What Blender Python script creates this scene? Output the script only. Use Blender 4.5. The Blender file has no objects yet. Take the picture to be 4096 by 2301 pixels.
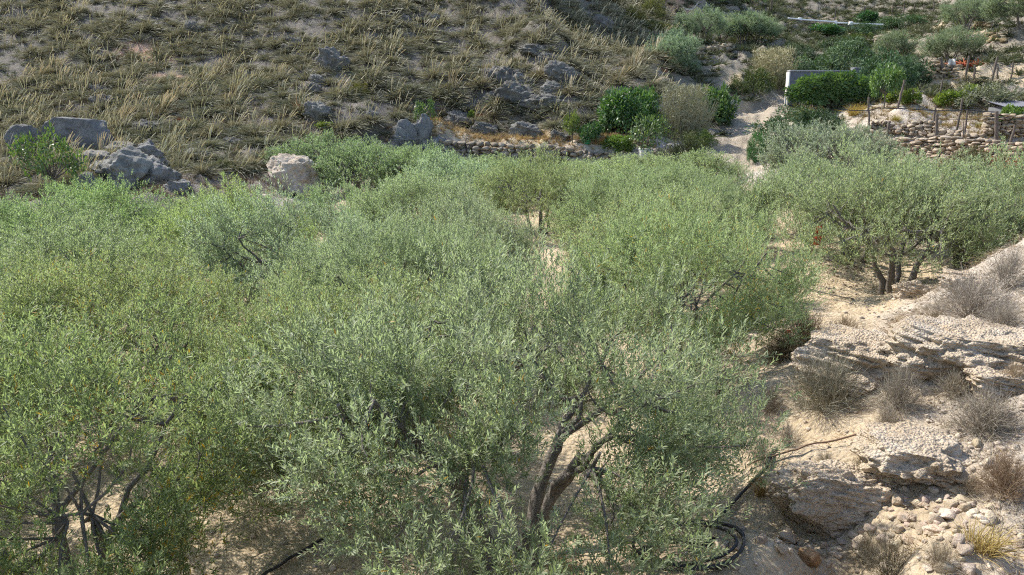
import bpy, math, random
import numpy as np
from mathutils import Vector, Matrix, Euler

S = bpy.context.scene
COL = S.collection

# ------------------------------------------------------------------ camera, sky, sun, exposure
CAM_Z, PITCH, FPX = 4.2, math.radians(13.0), 773.0
cam = bpy.data.objects.new('camera', bpy.data.cameras.new('camera'))
COL.objects.link(cam)
cam.location = (0, 0, CAM_Z)
cam.rotation_euler = (math.radians(90) - PITCH, 0, 0)
cam.data.sensor_width = 36.0
cam.data.lens = 36.0 * FPX / 1024.0
cam.data.clip_end = 2000
S.camera = cam

SUN_EL, SUN_AZ = math.radians(47), math.radians(-54)      # azimuth from +Y towards +X: the sun stands behind the hill, to the left
w = bpy.data.worlds.new('World'); S.world = w; w.use_nodes = True
nt = w.node_tree
sky = nt.nodes.new('ShaderNodeTexSky'); sky.sky_type = 'NISHITA'; sky.sun_disc = False
sky.sun_elevation = SUN_EL; sky.sun_rotation = SUN_AZ
bg = nt.nodes['Background']; bg.inputs['Strength'].default_value = 0.15
nt.links.new(sky.outputs[0], bg.inputs['Color'])
sun = bpy.data.objects.new('sun', bpy.data.lights.new('sun', 'SUN')); COL.objects.link(sun)
sun.data.energy = 4.2; sun.data.angle = math.radians(0.53); sun.data.color = (1.0, 0.945, 0.86)
sd = Vector((math.sin(SUN_AZ) * math.cos(SUN_EL), math.cos(SUN_AZ) * math.cos(SUN_EL), math.sin(SUN_EL)))
sun.rotation_euler = sd.to_track_quat('Z', 'Y').to_euler()
vs = S.view_settings; vs.view_transform = 'Standard'; vs.look = 'None'; vs.gamma = 1.0
vs.use_curve_mapping = False; vs.exposure = 0.9
S.render.engine = 'CYCLES'
cy = S.cycles
cy.max_bounces = 7; cy.diffuse_bounces = 3; cy.glossy_bounces = 2; cy.transmission_bounces = 5; cy.transparent_max_bounces = 4
cy.use_denoising = False; cy.filter_width = 1.15; cy.caustics_reflective = False; cy.caustics_refractive = False
cy.use_adaptive_sampling = True; cy.adaptive_threshold = 0.02

# ------------------------------------------------------------------ numeric helpers
def rs(seed): return np.random.default_rng(seed)
def nrm(a): return a / np.maximum(np.linalg.norm(a, axis=-1, keepdims=True), 1e-9)

def _h(ix, iy, iz, s):
    n = (ix.astype(np.int64) * 374761393 + iy.astype(np.int64) * 668265263 + iz.astype(np.int64) * 2147483647 + s * 974634777) & 0xffffffff
    n = ((n ^ (n >> 13)) * 1274126177) & 0xffffffff
    n = ((n ^ (n >> 16)) * 2246822519) & 0xffffffff
    return (n & 0xffff) / 65535.0

def noise(p, s=0):
    """value noise in [-1,1]; p is (n,2) or (n,3)"""
    if p.shape[1] == 2: p = np.concatenate([p, np.zeros((len(p), 1))], 1)
    i = np.floor(p).astype(np.int64); f = p - i; f = f * f * f * (f * (f * 6 - 15) + 10)
    r = 0
    two = (p[:, 2] != 0).any()
    for dz in ((0, 1) if two else (0,)):
        wz = (f[:, 2] if dz else 1 - f[:, 2])
        for dx in (0, 1):
            wx = f[:, 0] if dx else 1 - f[:, 0]
            for dy in (0, 1):
                wy = f[:, 1] if dy else 1 - f[:, 1]
                r = r + wx * wy * wz * _h(i[:, 0] + dx, i[:, 1] + dy, i[:, 2] + dz, s)
    return r * 2 - 1

def fbm(p, o=4, s=0, g=0.5):
    r = 0; a = 1.0
    for k in range(o):
        r = r + a * noise(p * (2.03 ** k) + 17.3 * k, s + k); a *= g
    return r

# ------------------------------------------------------------------ mesh helpers
def mesh(name, V, F, mats, mi=None, tint=None, smooth=False):
    """F: list of int arrays (n,3) or (n,4)"""
    me = bpy.data.meshes.new(name)
    F = [np.asarray(f) for f in F if len(f)]
    nl = sum(f.size for f in F); npoly = sum(len(f) for f in F)
    me.vertices.add(len(V)); me.vertices.foreach_set('co', np.ascontiguousarray(V, np.float32).ravel())
    me.loops.add(nl); me.polygons.add(npoly)
    me.loops.foreach_set('vertex_index', np.concatenate([f.ravel() for f in F]).astype(np.int32))
    tot = np.concatenate([np.full(len(f), f.shape[1]) for f in F])
    st = np.concatenate([[0], np.cumsum(tot)[:-1]]).astype(np.int32)
    me.polygons.foreach_set('loop_start', st)
    for m in mats: me.materials.append(m)
    if mi is not None: me.polygons.foreach_set('material_index', np.asarray(mi, np.int32))
    if smooth: me.polygons.foreach_set('use_smooth', np.ones(npoly, bool))
    if tint is not None:
        a = me.attributes.new('tint', 'FLOAT', 'POINT'); a.data.foreach_set('value', np.asarray(tint, np.float32))
    me.update(calc_edges=True); me.validate()
    return me

class MB:
    """collects vertices and faces of one mesh"""
    def __init__(s): s.V = []; s.T = []; s.F3 = []; s.F4 = []; s.M3 = []; s.M4 = []; s.n = 0
    def add(s, V, F, tint=0.5, m=0):
        V = np.asarray(V, float); F = np.asarray(F) + s.n
        s.V.append(V); s.T.append(np.broadcast_to(np.asarray(tint, float), (len(V),)).copy()); s.n += len(V)
        (s.F3 if F.shape[1] == 3 else s.F4).append(F); (s.M3 if F.shape[1] == 3 else s.M4).append(np.full(len(F), m))
        return s
    def build(s, name, mats, smooth=False):
        F = []; M = []
        if s.F3: F.append(np.concatenate(s.F3)); M.append(np.concatenate(s.M3))
        if s.F4: F.append(np.concatenate(s.F4)); M.append(np.concatenate(s.M4))
        return mesh(name, np.concatenate(s.V), F, mats, np.concatenate(M), np.concatenate(s.T), smooth)

def add_leaves(mb, P, D, N, L, W, tint, m=0, hexa=False):
    n = len(P); D = nrm(D); Sd = nrm(np.cross(D, N)); Nn = np.cross(Sd, D)
    L = np.broadcast_to(L, (n,))[:, None]; W = np.broadcast_to(W, (n,))[:, None] * .5
    if hexa:
        k = [P, P + D * L * .3 + Sd * W * .85 + Nn * W * .12, P + D * L * .65 + Sd * W + Nn * W * .05, P + D * L - Nn * L * .06,
             P + D * L * .65 - Sd * W + Nn * W * .05, P + D * L * .3 - Sd * W * .85 + Nn * W * .12]
        V = np.stack(k, 1).reshape(-1, 3); b = np.arange(n)[:, None] * 6
        F = np.concatenate([b + np.array([0, 1, 2, 3]), b + np.array([0, 3, 4, 5])])
        mb.add(V, F, np.repeat(tint, 6), m)
    else:
        V = np.stack([P, P + D * L * .48 + Sd * W, P + D * L, P + D * L * .48 - Sd * W], 1).reshape(-1, 3)
        mb.add(V, np.arange(n)[:, None] * 4 + np.array([0, 1, 2, 3]), np.repeat(tint, 4), m)

def add_strands(mb, B, D, L, W, bend, segs=3, tint=None, tgrad=(0, 1), m=0, seed=0, tip=.25, wob=0.0):
    """tapered ribbons; bend = (n,3) offset reached at the tip"""
    n = len(B); r = rs(seed); D = nrm(D)
    L = np.broadcast_to(L, (n,))[:, None]; W = np.broadcast_to(W, (n,))[:, None] * .5
    side = nrm(np.cross(D, nrm(r.normal(size=(n, 3)))))
    t0 = np.zeros(n) if tint is None else tint
    rows = []; tt = []
    for k in range(segs + 1):
        t = k / segs
        c = B + D * L * t + bend * L * t * t
        if wob and 0 < k: c = c + r.normal(size=(n, 3)) * L * wob
        ww = W * (1 - t + t * tip)
        rows += [c - side * ww, c + side * ww]
        tt += [t0 + tgrad[0] + (tgrad[1] - tgrad[0]) * t] * 2
    V = np.stack(rows, 1).reshape(-1, 3); T = np.stack(tt, 1).ravel(); q = 2 * (segs + 1)
    F = np.concatenate([np.arange(n)[:, None] * q + np.array([2 * k, 2 * k + 1, 2 * k + 3, 2 * k + 2]) for k in range(segs)])
    mb.add(V, F, T, m)

def add_tube(mb, pts, rad, sides=7, m=0, rough=0.0, seed=0, tint=.5):
    pts = np.asarray(pts, float); n = len(pts); rad = np.broadcast_to(rad, (n,))
    T = nrm(np.gradient(pts, axis=0)); ref = np.array([.31, .17, .93])
    if abs((T * ref).sum(1)).max() > .97: ref = np.array([.9, .3, -.1])
    A = nrm(np.cross(T, ref)); Bv = np.cross(T, A)
    a = np.linspace(0, 2 * math.pi, sides, endpoint=False)
    V = pts[:, None] + (A[:, None] * np.cos(a)[None, :, None] + Bv[:, None] * np.sin(a)[None, :, None]) * rad[:, None, None]
    if rough:
        q = V.reshape(-1, 3); d = fbm(q * 9, 2, seed) * rough
        V = pts[:, None] + (V - pts[:, None]) * (1 + d.reshape(n, sides, 1))
    F = []
    for i in range(n - 1):
        for j in range(sides):
            k = (j + 1) % sides
            F.append((i * sides + j, i * sides + k, (i + 1) * sides + k, (i + 1) * sides + j))
    mb.add(V.reshape(-1, 3), np.array(F), tint, m)
    mb.add(np.concatenate([V[-1], pts[-1:]]), np.array([(j, (j + 1) % sides, sides) for j in range(sides)]), tint, m)
    mb.add(np.concatenate([V[0], pts[:1]]), np.array([((j + 1) % sides, j, sides) for j in range(sides)]), tint, m)

_ico = {}
def ico(sub):
    if sub not in _ico:
        import bmesh
        b = bmesh.new(); bmesh.ops.create_icosphere(b, subdivisions=sub, radius=1.0)
        b.verts.ensure_lookup_table()
        _ico[sub] = (np.array([v.co[:] for v in b.verts]), np.array([[v.index for v in f.verts] for f in b.faces])); b.free()
    return _ico[sub]

def curve(p0, p1, mid, n, r=None, wob=0.0):
    t = np.linspace(0, 1, n)[:, None]; p0, p1, mid = map(np.asarray, (p0, p1, mid))
    c = (1 - t) ** 2 * p0 + 2 * t * (1 - t) * mid + t * t * p1
    if r is not None and wob: c[1:-1] += r.normal(size=(n - 2, 3)) * wob
    return c

# ------------------------------------------------------------------ object helpers
def link(o):
    COL.objects.link(o); return o
def tag(o, label=None, cat=None, group=None, kind=None, color=None):
    if label: o['label'] = label
    if cat: o['category'] = cat
    if group: o['group'] = group
    if kind: o['kind'] = kind
    if color: o.color = (*color, 1)
    return o
def obj(name, me, loc=(0, 0, 0), rz=0.0, sc=1.0, parent=None):
    o = link(bpy.data.objects.new(name, me)); o.location = loc; o.rotation_euler = (0, 0, rz)
    o.scale = (sc, sc, sc) if np.isscalar(sc) else sc
    if parent: o.parent = parent
    return o
def empty(name, loc, rz=0.0, sc=1.0):
    o = link(bpy.data.objects.new(name, None)); o.location = loc; o.rotation_euler = (0, 0, rz)
    o.scale = (sc, sc, sc) if np.isscalar(sc) else sc; o.empty_display_size = .2
    return o

# ------------------------------------------------------------------ materials
def new_mat(name):
    m = bpy.data.materials.new(name); m.use_nodes = True; nt = m.node_tree
    for n in list(nt.nodes): nt.nodes.remove(n)
    out = nt.nodes.new('ShaderNodeOutputMaterial')
    def N(t, **kw):
        n = nt.nodes.new(t)
        for k, v in kw.items():
            if k in n.inputs: n.inputs[k].default_value = v
            else: setattr(n, k, v)
        return n
    return m, nt, out, N, nt.links.new

def ramp(N, stops, interp='LINEAR'):
    r = N('ShaderNodeValToRGB'); e = r.color_ramp.elements; r.color_ramp.interpolation = interp
    while len(e) < len(stops): e.new(.5)
    for k, (p, c) in enumerate(stops): e[k].position = p; e[k].color = (*c, 1)
    return r

def leaf_mat(name, stops, back=None, trans=0.35, tcol=(1.3, 1.5, .55), rough=.45, spec=.4, usecol=True):
    m, nt, out, N, L = new_mat(name)
    at = N('ShaderNodeAttribute', attribute_name='tint'); r = ramp(N, stops); L(at.outputs['Fac'], r.inputs[0])
    base = r.outputs[0]
    if back:
        g = N('ShaderNodeNewGeometry'); mx = N('ShaderNodeMix', data_type='RGBA')
        L(g.outputs['Backfacing'], mx.inputs[0]); L(base, mx.inputs[6]); mx.inputs[7].default_value = (*back, 1); base = mx.outputs[2]
    if usecol:
        oi = N('ShaderNodeObjectInfo'); mm = N('ShaderNodeMix', data_type='RGBA', blend_type='MULTIPLY'); mm.inputs[0].default_value = 1
        L(base, mm.inputs[6]); L(oi.outputs['Color'], mm.inputs[7]); base = mm.outputs[2]
    p = N('ShaderNodeBsdfPrincipled', Roughness=rough); p.inputs['Specular IOR Level'].default_value = spec; L(base, p.inputs['Base Color'])
    if trans:
        tm = N('ShaderNodeMix', data_type='RGBA', blend_type='MULTIPLY'); tm.inputs[0].default_value = 1
        L(base, tm.inputs[6]); tm.inputs[7].default_value = (*tcol, 1)
        t = N('ShaderNodeBsdfTranslucent'); L(tm.outputs[2], t.inputs['Color'])
        ms = N('ShaderNodeMixShader'); ms.inputs[0].default_value = trans
        L(p.outputs[0], ms.inputs[1]); L(t.outputs[0], ms.inputs[2]); L(ms.outputs[0], out.inputs[0])
    else: L(p.outputs[0], out.inputs[0])
    return m

def rock_mat(name, c1, c2, c3, scale=1.0, bump=.6, pebbly=False):
    m, nt, out, N, L = new_mat(name)
    tc = N('ShaderNodeNewGeometry')
    n1 = N('ShaderNodeTexNoise', Scale=1.3 * scale, Detail=8.0, Roughness=.65); L(tc.outputs['Position'], n1.inputs['Vector'])
    r = ramp(N, [(.3, c1), (.5, c2), (.7, c3)]); L(n1.outputs['Fac'], r.inputs[0])
    n2 = N('ShaderNodeTexNoise', Scale=9 * scale, Detail=8.0, Roughness=.7); L(tc.outputs['Position'], n2.inputs['Vector'])
    mm = N('ShaderNodeMix', data_type='RGBA', blend_type='OVERLAY'); mm.inputs[0].default_value = .55
    L(r.outputs[0], mm.inputs[6]); L(n2.outputs['Fac'], mm.inputs[7]); col = mm.outputs[2]
    h = N('ShaderNodeMath', operation='ADD'); L(n2.outputs['Fac'], h.inputs[0])
    if pebbly:
        v = N('ShaderNodeTexVoronoi', Scale=24 * scale); L(tc.outputs['Position'], v.inputs['Vector'])
        mv = N('ShaderNodeMix', data_type='RGBA'); L(v.outputs['Color'], mv.inputs[7]); L(col, mv.inputs[6]); mv.inputs[0].default_value = .12
        bw = N('ShaderNodeMix', data_type='RGBA', blend_type='VALUE'); bw.inputs[0].default_value = .22; L(col, bw.inputs[6]); L(v.outputs['Color'], bw.inputs[7]); col = bw.outputs[2]
        inv = N('ShaderNodeMath', operation='MULTIPLY'); L(v.outputs['Distance'], inv.inputs[0]); inv.inputs[1].default_value = -.55; L(inv.outputs[0], h.inputs[1])
    else:
        n3 = N('ShaderNodeTexNoise', Scale=30 * scale, Detail=5.0, Roughness=.6); L(tc.outputs['Position'], n3.inputs['Vector']); L(n3.outputs['Fac'], h.inputs[1])
    ns_ = N('ShaderNodeTexNoise', Scale=2.1 * scale, Detail=7.0, Roughness=.7, Distortion=.6); L(tc.outputs['Position'], ns_.inputs['Vector'])
    sr = N('ShaderNodeMapRange'); L(ns_.outputs['Fac'], sr.inputs[0]); sr.inputs[1].default_value = .52; sr.inputs[2].default_value = .68; sr.inputs[3].default_value = 0; sr.inputs[4].default_value = .65
    sm = N('ShaderNodeMix', data_type='RGBA', blend_type='MULTIPLY'); L(sr.outputs[0], sm.inputs[0]); L(col, sm.inputs[6]); sm.inputs[7].default_value = (.55, .54, .52, 1); col = sm.outputs[2]
    oi = N('ShaderNodeObjectInfo'); mo = N('ShaderNodeMix', data_type='RGBA', blend_type='MULTIPLY'); mo.inputs[0].default_value = 1
    L(col, mo.inputs[6]); L(oi.outputs['Color'], mo.inputs[7])
    at = N('ShaderNodeAttribute', attribute_name='tint'); mp = N('ShaderNodeMapRange'); L(at.outputs['Fac'], mp.inputs[0]); mp.inputs[3].default_value = .7; mp.inputs[4].default_value = 1.3
    mt = N('ShaderNodeMix', data_type='RGBA', blend_type='MULTIPLY'); mt.inputs[0].default_value = 1; L(mo.outputs[2], mt.inputs[6]); L(mp.outputs[0], mt.inputs[7])
    p = N('ShaderNodeBsdfPrincipled', Roughness=.92); p.inputs['Specular IOR Level'].default_value = .2; L(mt.outputs[2], p.inputs['Base Color'])
    b = N('ShaderNodeBump', Strength=bump, Distance=.12 / scale); L(h.outputs[0], b.inputs['Height']); L(b.outputs[0], p.inputs['Normal']); L(p.outputs[0], out.inputs[0])
    return m

def plain_mat(name, c, rough=.8, var=.25, scale=6.0, spec=.3, bump=.2, metal=0):
    m, nt, out, N, L = new_mat(name)
    tc = N('ShaderNodeNewGeometry'); n = N('ShaderNodeTexNoise', Scale=scale, Detail=6.0, Roughness=.65); L(tc.outputs['Position'], n.inputs['Vector'])
    r = ramp(N, [(.25, tuple(x * (1 - var) for x in c)), (.75, tuple(min(1, x * (1 + var)) for x in c))]); L(n.outputs['Fac'], r.inputs[0])
    p = N('ShaderNodeBsdfPrincipled', Roughness=rough); p.inputs['Specular IOR Level'].default_value = spec; p.inputs['Metallic'].default_value = metal
    oi = N('ShaderNodeObjectInfo'); mo = N('ShaderNodeMix', data_type='RGBA', blend_type='MULTIPLY'); mo.inputs[0].default_value = 1
    L(r.outputs[0], mo.inputs[6]); L(oi.outputs['Color'], mo.inputs[7]); L(mo.outputs[2], p.inputs['Base Color'])
    b = N('ShaderNodeBump', Strength=bump, Distance=.03); L(n.outputs['Fac'], b.inputs['Height']); L(b.outputs[0], p.inputs['Normal']); L(p.outputs[0], out.inputs[0])
    return m

OLIVE = leaf_mat('olive_leaf', [(0, (.125, .152, .078)), (.45, (.240, .278, .155)), (.8, (.365, .402, .245)), (.955, (.43, .46, .30)), (.975, (.46, .28, .04)), (1, (.50, .27, .03))],
                 back=(.34, .385, .28), trans=.44, tcol=(1.2, 1.33, .8), rough=.5, spec=.32)
BROAD = leaf_mat('broad_leaf', [(0, (.045, .085, .03)), (.6, (.10, .165, .052)), (1, (.18, .25, .08))], trans=.33, tcol=(1.15, 1.25, .7), rough=.4, spec=.45)
SCRUBL = leaf_mat('scrub_leaf', [(0, (.07, .075, .045)), (.6, (.12, .125, .075)), (1, (.19, .18, .11))], trans=.15, rough=.7, spec=.2)
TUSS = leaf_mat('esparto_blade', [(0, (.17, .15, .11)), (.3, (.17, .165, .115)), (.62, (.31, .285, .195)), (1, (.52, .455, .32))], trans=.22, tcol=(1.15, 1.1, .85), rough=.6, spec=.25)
STRAW = leaf_mat('straw', [(0, (.30, .22, .13)), (.6, (.46, .36, .20)), (1, (.58, .48, .30))], trans=.15, tcol=(1.1, 1, .8), rough=.7, spec=.2)
TWIG = leaf_mat('dry_twig', [(0, (.20, .17, .125)), (.6, (.31, .275, .215)), (1, (.42, .38, .30))], trans=0, rough=.8, spec=.15)
REED = leaf_mat('reed_blade', [(0, (.20, .18, .11)), (.5, (.33, .31, .21)), (1, (.48, .45, .33))], trans=.2, tcol=(1.1, 1.1, .8), rough=.6, spec=.25)
BARK = plain_mat('olive_bark', (.155, .135, .115), rough=.95, var=.45, scale=14, bump=.9)
PTWIG = plain_mat('olive_twig', (.17, .15, .11), rough=.9, var=.3)
GREY_ROCK = rock_mat('grey_limestone', (.16, .155, .15), (.27, .26, .24), (.38, .36, .32), 1.2, .8)
PALE_ROCK = rock_mat('pale_limestone', (.36, .28, .21), (.50, .42, .33), (.60, .54, .45), 1.0, .7)
CONG = rock_mat('conglomerate', (.33, .265, .19), (.46, .385, .295), (.57, .50, .41), 1.6, .9, pebbly=True)
WALLSTONE = rock_mat('wall_stone', (.22, .18, .14), (.33, .28, .215), (.45, .39, .30), 3.0, .6)
PEBBLE = rock_mat('pebble', (.36, .29, .22), (.48, .40, .31), (.60, .53, .43), 3.0, .5)
WOODP = plain_mat('weathered_wood', (.13, .105, .085), rough=.9, var=.4, scale=10, bump=.5)
CONC = plain_mat('grey_concrete', (.13, .133, .14), rough=.9, var=.25, scale=3, bump=.3)
WHITE = plain_mat('whitewash', (.62, .59, .53), rough=.9, var=.12, scale=3)
PIPE = plain_mat('black_pipe', (.035, .033, .032), rough=.5, var=.3)
CANE = plain_mat('brown_cane', (.20, .13, .08), rough=.8, var=.3)
ORANGE = plain_mat('orange_plastic', (.62, .10, .035), rough=.6, var=.2)
NET = leaf_mat('net_strand', [(0, (.55, .15, .06)), (1, (.65, .20, .09))], trans=0, rough=.7, spec=.2)
GREENP = plain_mat('green_plastic', (.015, .20, .10), rough=.4, var=.15)
WIRE = plain_mat('wire', (.10, .09, .08), rough=.6)

# ------------------------------------------------------------------ terrain
def ray(px, py):
    dv = (287.5 - py) / FPX
    return np.array([(px - 512) / FPX, math.cos(PITCH) + dv * math.sin(PITCH), -math.sin(PITCH) + dv * math.cos(PITCH)])
def G(px, py, Y):
    d = ray(px, py); t = Y / d[1]
    return (d[0] * t, Y, CAM_Z + d[2] * t)

CP = []
for x in (-4.5, -1, 2.5, 5):
    for y, z in ((5.2, .05), (8, 0), (12, 0), (17, 0), (22, 0), (28, .0), (34, .0), (39, .1)):
        if x == 5 and y < 12: continue
        CP.append((x, y, z))
CP += [(-8, 5, -.2), (-8, 10, -.35), (-8, 16, -.6), (-8, 22, -.8), (-13, 8, -.5), (-13, 13, -.75), (-13, 19, -.95), (-13, 24, -.95), (-19, 14, -.8), (-19, 20, -.9), (-18.5, 25, -.8), (-9.5, 26, -.8), (-6.5, 26, -.35)]
CP += [(-9.6, 31, .55), (-6.6, 31, .35), (-12, 30, .4), (-9, 34.5, .6), (-6.5, 35, .4), (-9.5, 38, .7), (-6, 40, .6), (-9, 28.4, -.6), (-7, 28.6, -.2), (-12, 27.3, -.7)]
# terrace wall above the grove
WA, WB = np.array(G(438, 138, 45.5)), np.array(G(608, 151, 43.0))
for t in np.linspace(-.12, 1.03, 9):
    p = WA * (1 - t) + WB * t; hh = 1.25
    CP += [(p[0], p[1] - .45, p[2] - hh), (p[0], p[1] + .35, p[2]), (p[0] + .1, p[1] + 2.2, p[2] + .22)]
# the hill
for px in (-330, -160, 0, 120, 250, 370):
    toe = 188 if px < 250 else 150
    for py, Y in ((185, 32.5), (150, 40), (112, 46), (60, 54), (0, 63), (-60, 73), (-150, 88), (-260, 108)):
        if px > 200 and py == 185: continue
        if px > 330 and py == 150: Y = 44
        CP.append(G(px, py, Y))
for px in (440, 500, 555):
    for py, Y in ((126, 47.5), (100, 50), (60, 56), (0, 66), (-60, 77), (-150, 92), (-260, 112)): CP.append(G(px, py, Y + (px - 440) * .01))
CP += [G(600, 120, 48.5), G(605, 95, 52), G(610, 60, 58), G(615, 20, 67), G(620, -30, 80), G(640, 60, 60), G(650, 85, 54), G(640, 130, 46.5), G(650, 20, 72), G(660, 105, 50), G(672, 70, 58)]
# the track, the bluff and the valley behind
CP += [G(700, 168, 39), G(725, 165, 41), G(745, 140, 47), G(768, 112, 54.5), G(790, 97, 62), G(775, 106, 57), G(700, 140, 45.5), G(685, 130, 47.5), G(715, 120, 50), G(740, 96, 57)]
CP += [G(700, 92, 54.5), G(725, 92, 57), G(726, 58, 61), G(700, 55, 62), G(690, 75, 57), G(690, 45, 70), G(740, 46, 73), G(790, 46, 75), G(700, 38, 80), G(700, 17, 84), G(750, 20, 86), G(735, 36, 82), G(790, 42, 80), G(800, 52, 77), G(800, 25, 90), G(770, 65, 63), G(765, 85, 60)]
CP += [G(830, 104, 53), G(790, 104, 53), G(870, 100, 51), G(900, 98, 47), G(960, 98, 46), G(1015, 100, 44), G(900, 113, 41.5), G(960, 115, 41), G(1024, 116, 39.5), G(880, 135, 38.5), G(960, 136, 38.3), G(1024, 138, 37.5),
       G(880, 141, 37.3), G(960, 143, 36.7), G(1024, 145, 36), G(880, 150, 36.9), G(960, 160, 36), G(1024, 160, 35.4), G(1010, 170, 30), G(940, 172, 29), G(840, 150, 41), G(800, 160, 38), G(830, 175, 31), G(790, 187, 30)]
CP += [G(960, 67, 55.5), G(1024, 72, 54), G(930, 63, 56), G(960, 81, 54.5), G(1024, 84, 53), G(930, 78, 55), G(900, 92, 51), G(960, 92, 49), G(1024, 92, 47), G(860, 85, 58), G(900, 80, 60), G(830, 70, 62)]
CP += [G(950, 36, 74), G(905, 38, 75), G(990, 38, 73), G(950, 56, 71.5), G(905, 56, 72), G(990, 55, 69), G(870, 55, 80), G(870, 35, 92), G(830, 35, 95), G(800, 30, 100), G(960, 26, 80), G(1024, 30, 76), G(1024, 12, 84), G(960, 20, 88), G(990, 8, 92)]
CP += [G(800, 30.5, 102), G(830, 33.5, 100), G(870, 34.5, 100), G(840, 31, 106), G(800, 27, 107), G(880, 32, 106), G(880, 15, 118), G(820, 10, 122), G(940, 5, 120), G(760, 5, 112), G(700, 3, 98), G(850, -30, 150), G(960, -40, 140), G(1060, -40, 110), G(760, -40, 140), G(690, -40, 125), G(1100, 30, 70), G(1150, 90, 50)]
# right foreground bank and the terrace of the right-hand olives
CP += [G(1024, 575, 4.6), G(900, 575, 5.0), G(800, 575, 5.4), G(740, 540, 6.0), G(800, 535, 6.2), G(790, 452, 6.9), G(900, 432, 7.2), G(1024, 450, 6.0), G(870, 350, 9.3), G(1000, 330, 8.5), G(1000, 272, 11), G(1024, 238, 13), G(930, 300, 12.5), G(900, 480, 6.2), G(1024, 520, 5.2)]
CP += [G(890, 296, 16.5), G(960, 280, 15), G(870, 276, 18.6), G(870, 311, 14), G(830, 322, 13.0), G(770, 345, 12.8), G(800, 345, 11.6), G(810, 300, 15.5), G(800, 270, 18.5), G(830, 255, 19.5), G(760, 400, 9.0), G(945, 268, 19), (8.5, 23, .45), (11.5, 23, .55), (13, 19, .7), (13, 26, .9), (8, 28, .5), (6.5, 33, .5)]
CP += [(0, 0, 2.6), (-3, 0, 2.3), (0, 2, 2.2), (0, 3.2, 1.1), (-3, 3, .9), (-6, 0, 1.6), (-7, 3, .3), (3, 0, 2.7), (3, 3, 1.7), (6, 0, 2.8), (8, 4, 2.2), (10, 8, 2.6), (14, 12, 3.0), (18, 20, 3.2), (22, 28, 3.6), (0, -6, 3), (-10, -5, 1.2), (10, -6, 3.5), (-22, 8, -.5), (-25, 18, -.3), (-26, 24, 1.0), (-30, 4, 0), (-20, -6, 0), (24, 4, 4.5), (30, 40, 6), (42, 60, 13)]
for a in range(-180, 180, 30):
    h = 75 if abs(a) < 75 else (40 if abs(a) < 120 else 25)
    CP.append((300 * math.sin(math.radians(a)), 300 * math.cos(math.radians(a)), h)); CP.append((150 * math.sin(math.radians(a + 15)), 150 * math.cos(math.radians(a + 15)), h * .42 if abs(a + 15) > 50 else 32))
CP = np.array(CP, float)
_d = np.sqrt(((CP[:, None, :2] - CP[None, :, :2]) ** 2).sum(-1) + .3 ** 2)
_A = np.block([[-_d - 0.0 * np.eye(len(CP)), np.ones((len(CP), 1))], [np.ones((1, len(CP))), np.zeros((1, 1))]])
_w = np.linalg.lstsq(_A, np.concatenate([CP[:, 2], [0]]), rcond=None)[0]

def sstep(a, b, x):
    t = np.clip((x - a) / (b - a), 0, 1); return t * t * (3 - 2 * t)
def seg_dist(P, A, B):
    A = np.asarray(A[:2], float); B = np.asarray(B[:2], float); ab = B - A
    t = np.clip(((P - A) @ ab) / (ab @ ab), 0, 1); return np.linalg.norm(P - (A + t[:, None] * ab), axis=1), t
RIBS_AND_SHADE_CRAG = [(G(575, 118, 48), G(540, 55, 57), 1.5, 2.0), (G(540, 55, 57), G(505, -10, 68), 1.0, 2.2), (G(486, -44, 70.5), G(440, -85, 80), 14, 3.0), (G(640, 100, 51), G(655, 60, 60), 1.0, 2.0)]  # third entry: unseen crag above the frame, added to shade the upper slope
def hill_mask(P):
    x, y = P[:, 0], P[:, 1]
    toe = np.interp(x, [-60, -30, -17, -12, -9, -4.5, 6, 9], [22, 28, 32, 37, 42, 47.5, 45.5, 46])
    edge = np.interp(y, [40, 46, 55, 62, 75, 100], [7.5, 9.5, 10.5, 12, 14, 19])
    return sstep(-.5, 1.5, y - toe) * sstep(-1.5, .5, edge - x)
def floor_mask(P):
    x, y = P[:, 0], P[:, 1]
    xr = np.interp(y, [4, 8, 12, 14, 16, 22, 30, 40], [3.2, 4.4, 5.6, 7.5, 10, 11.5, 10, 7])
    yt = np.interp(x, [-20, -12, -9, -5, 8], [25, 26, 27, 41, 42])
    return sstep(-.6, .6, xr - x) * sstep(-.8, .8, yt - y) * sstep(3.6, 4.6, y)
def height(P, fine=True):
    P = np.asarray(P, float).reshape(-1, 2); z = np.empty(len(P))
    for i in range(0, len(P), 40000):
        q = P[i:i + 40000]; d = np.sqrt((q[:, None, 0] - CP[None, :, 0]) ** 2 + (q[:, None, 1] - CP[None, :, 1]) ** 2 + .09)
        z[i:i + 40000] = -d @ _w[:-1] + _w[-1]
    for A, B, h, wd in RIBS_AND_SHADE_CRAG:
        d, t = seg_dist(P, A, B); z += h * np.exp(-(d / wd) ** 2)
    r = np.hypot(P[:, 0], P[:, 1]); fm = floor_mask(P); rough = 1 - .85 * fm
    hm = hill_mask(P); z += rough * (fbm(P / 6.0, 3, 5) * np.clip(r / 60, .05, .5) * (1 - .45 * hm) + fbm(P / 1.3, 3, 9) * .10 * np.clip(r / 20, .5, 1.6) * (1 - .4 * hm))
    fr = sstep(44, 60, P[:, 1]) * (1 - hm); z += fr * (np.abs(noise(P / 2.6, 51)) * -.9 + np.abs(noise(P / 1.1, 52)) * -.35 + .12)
    z += fbm(P / .45, 3, 23) * (.045 + .02 * rough)
    return z

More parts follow.
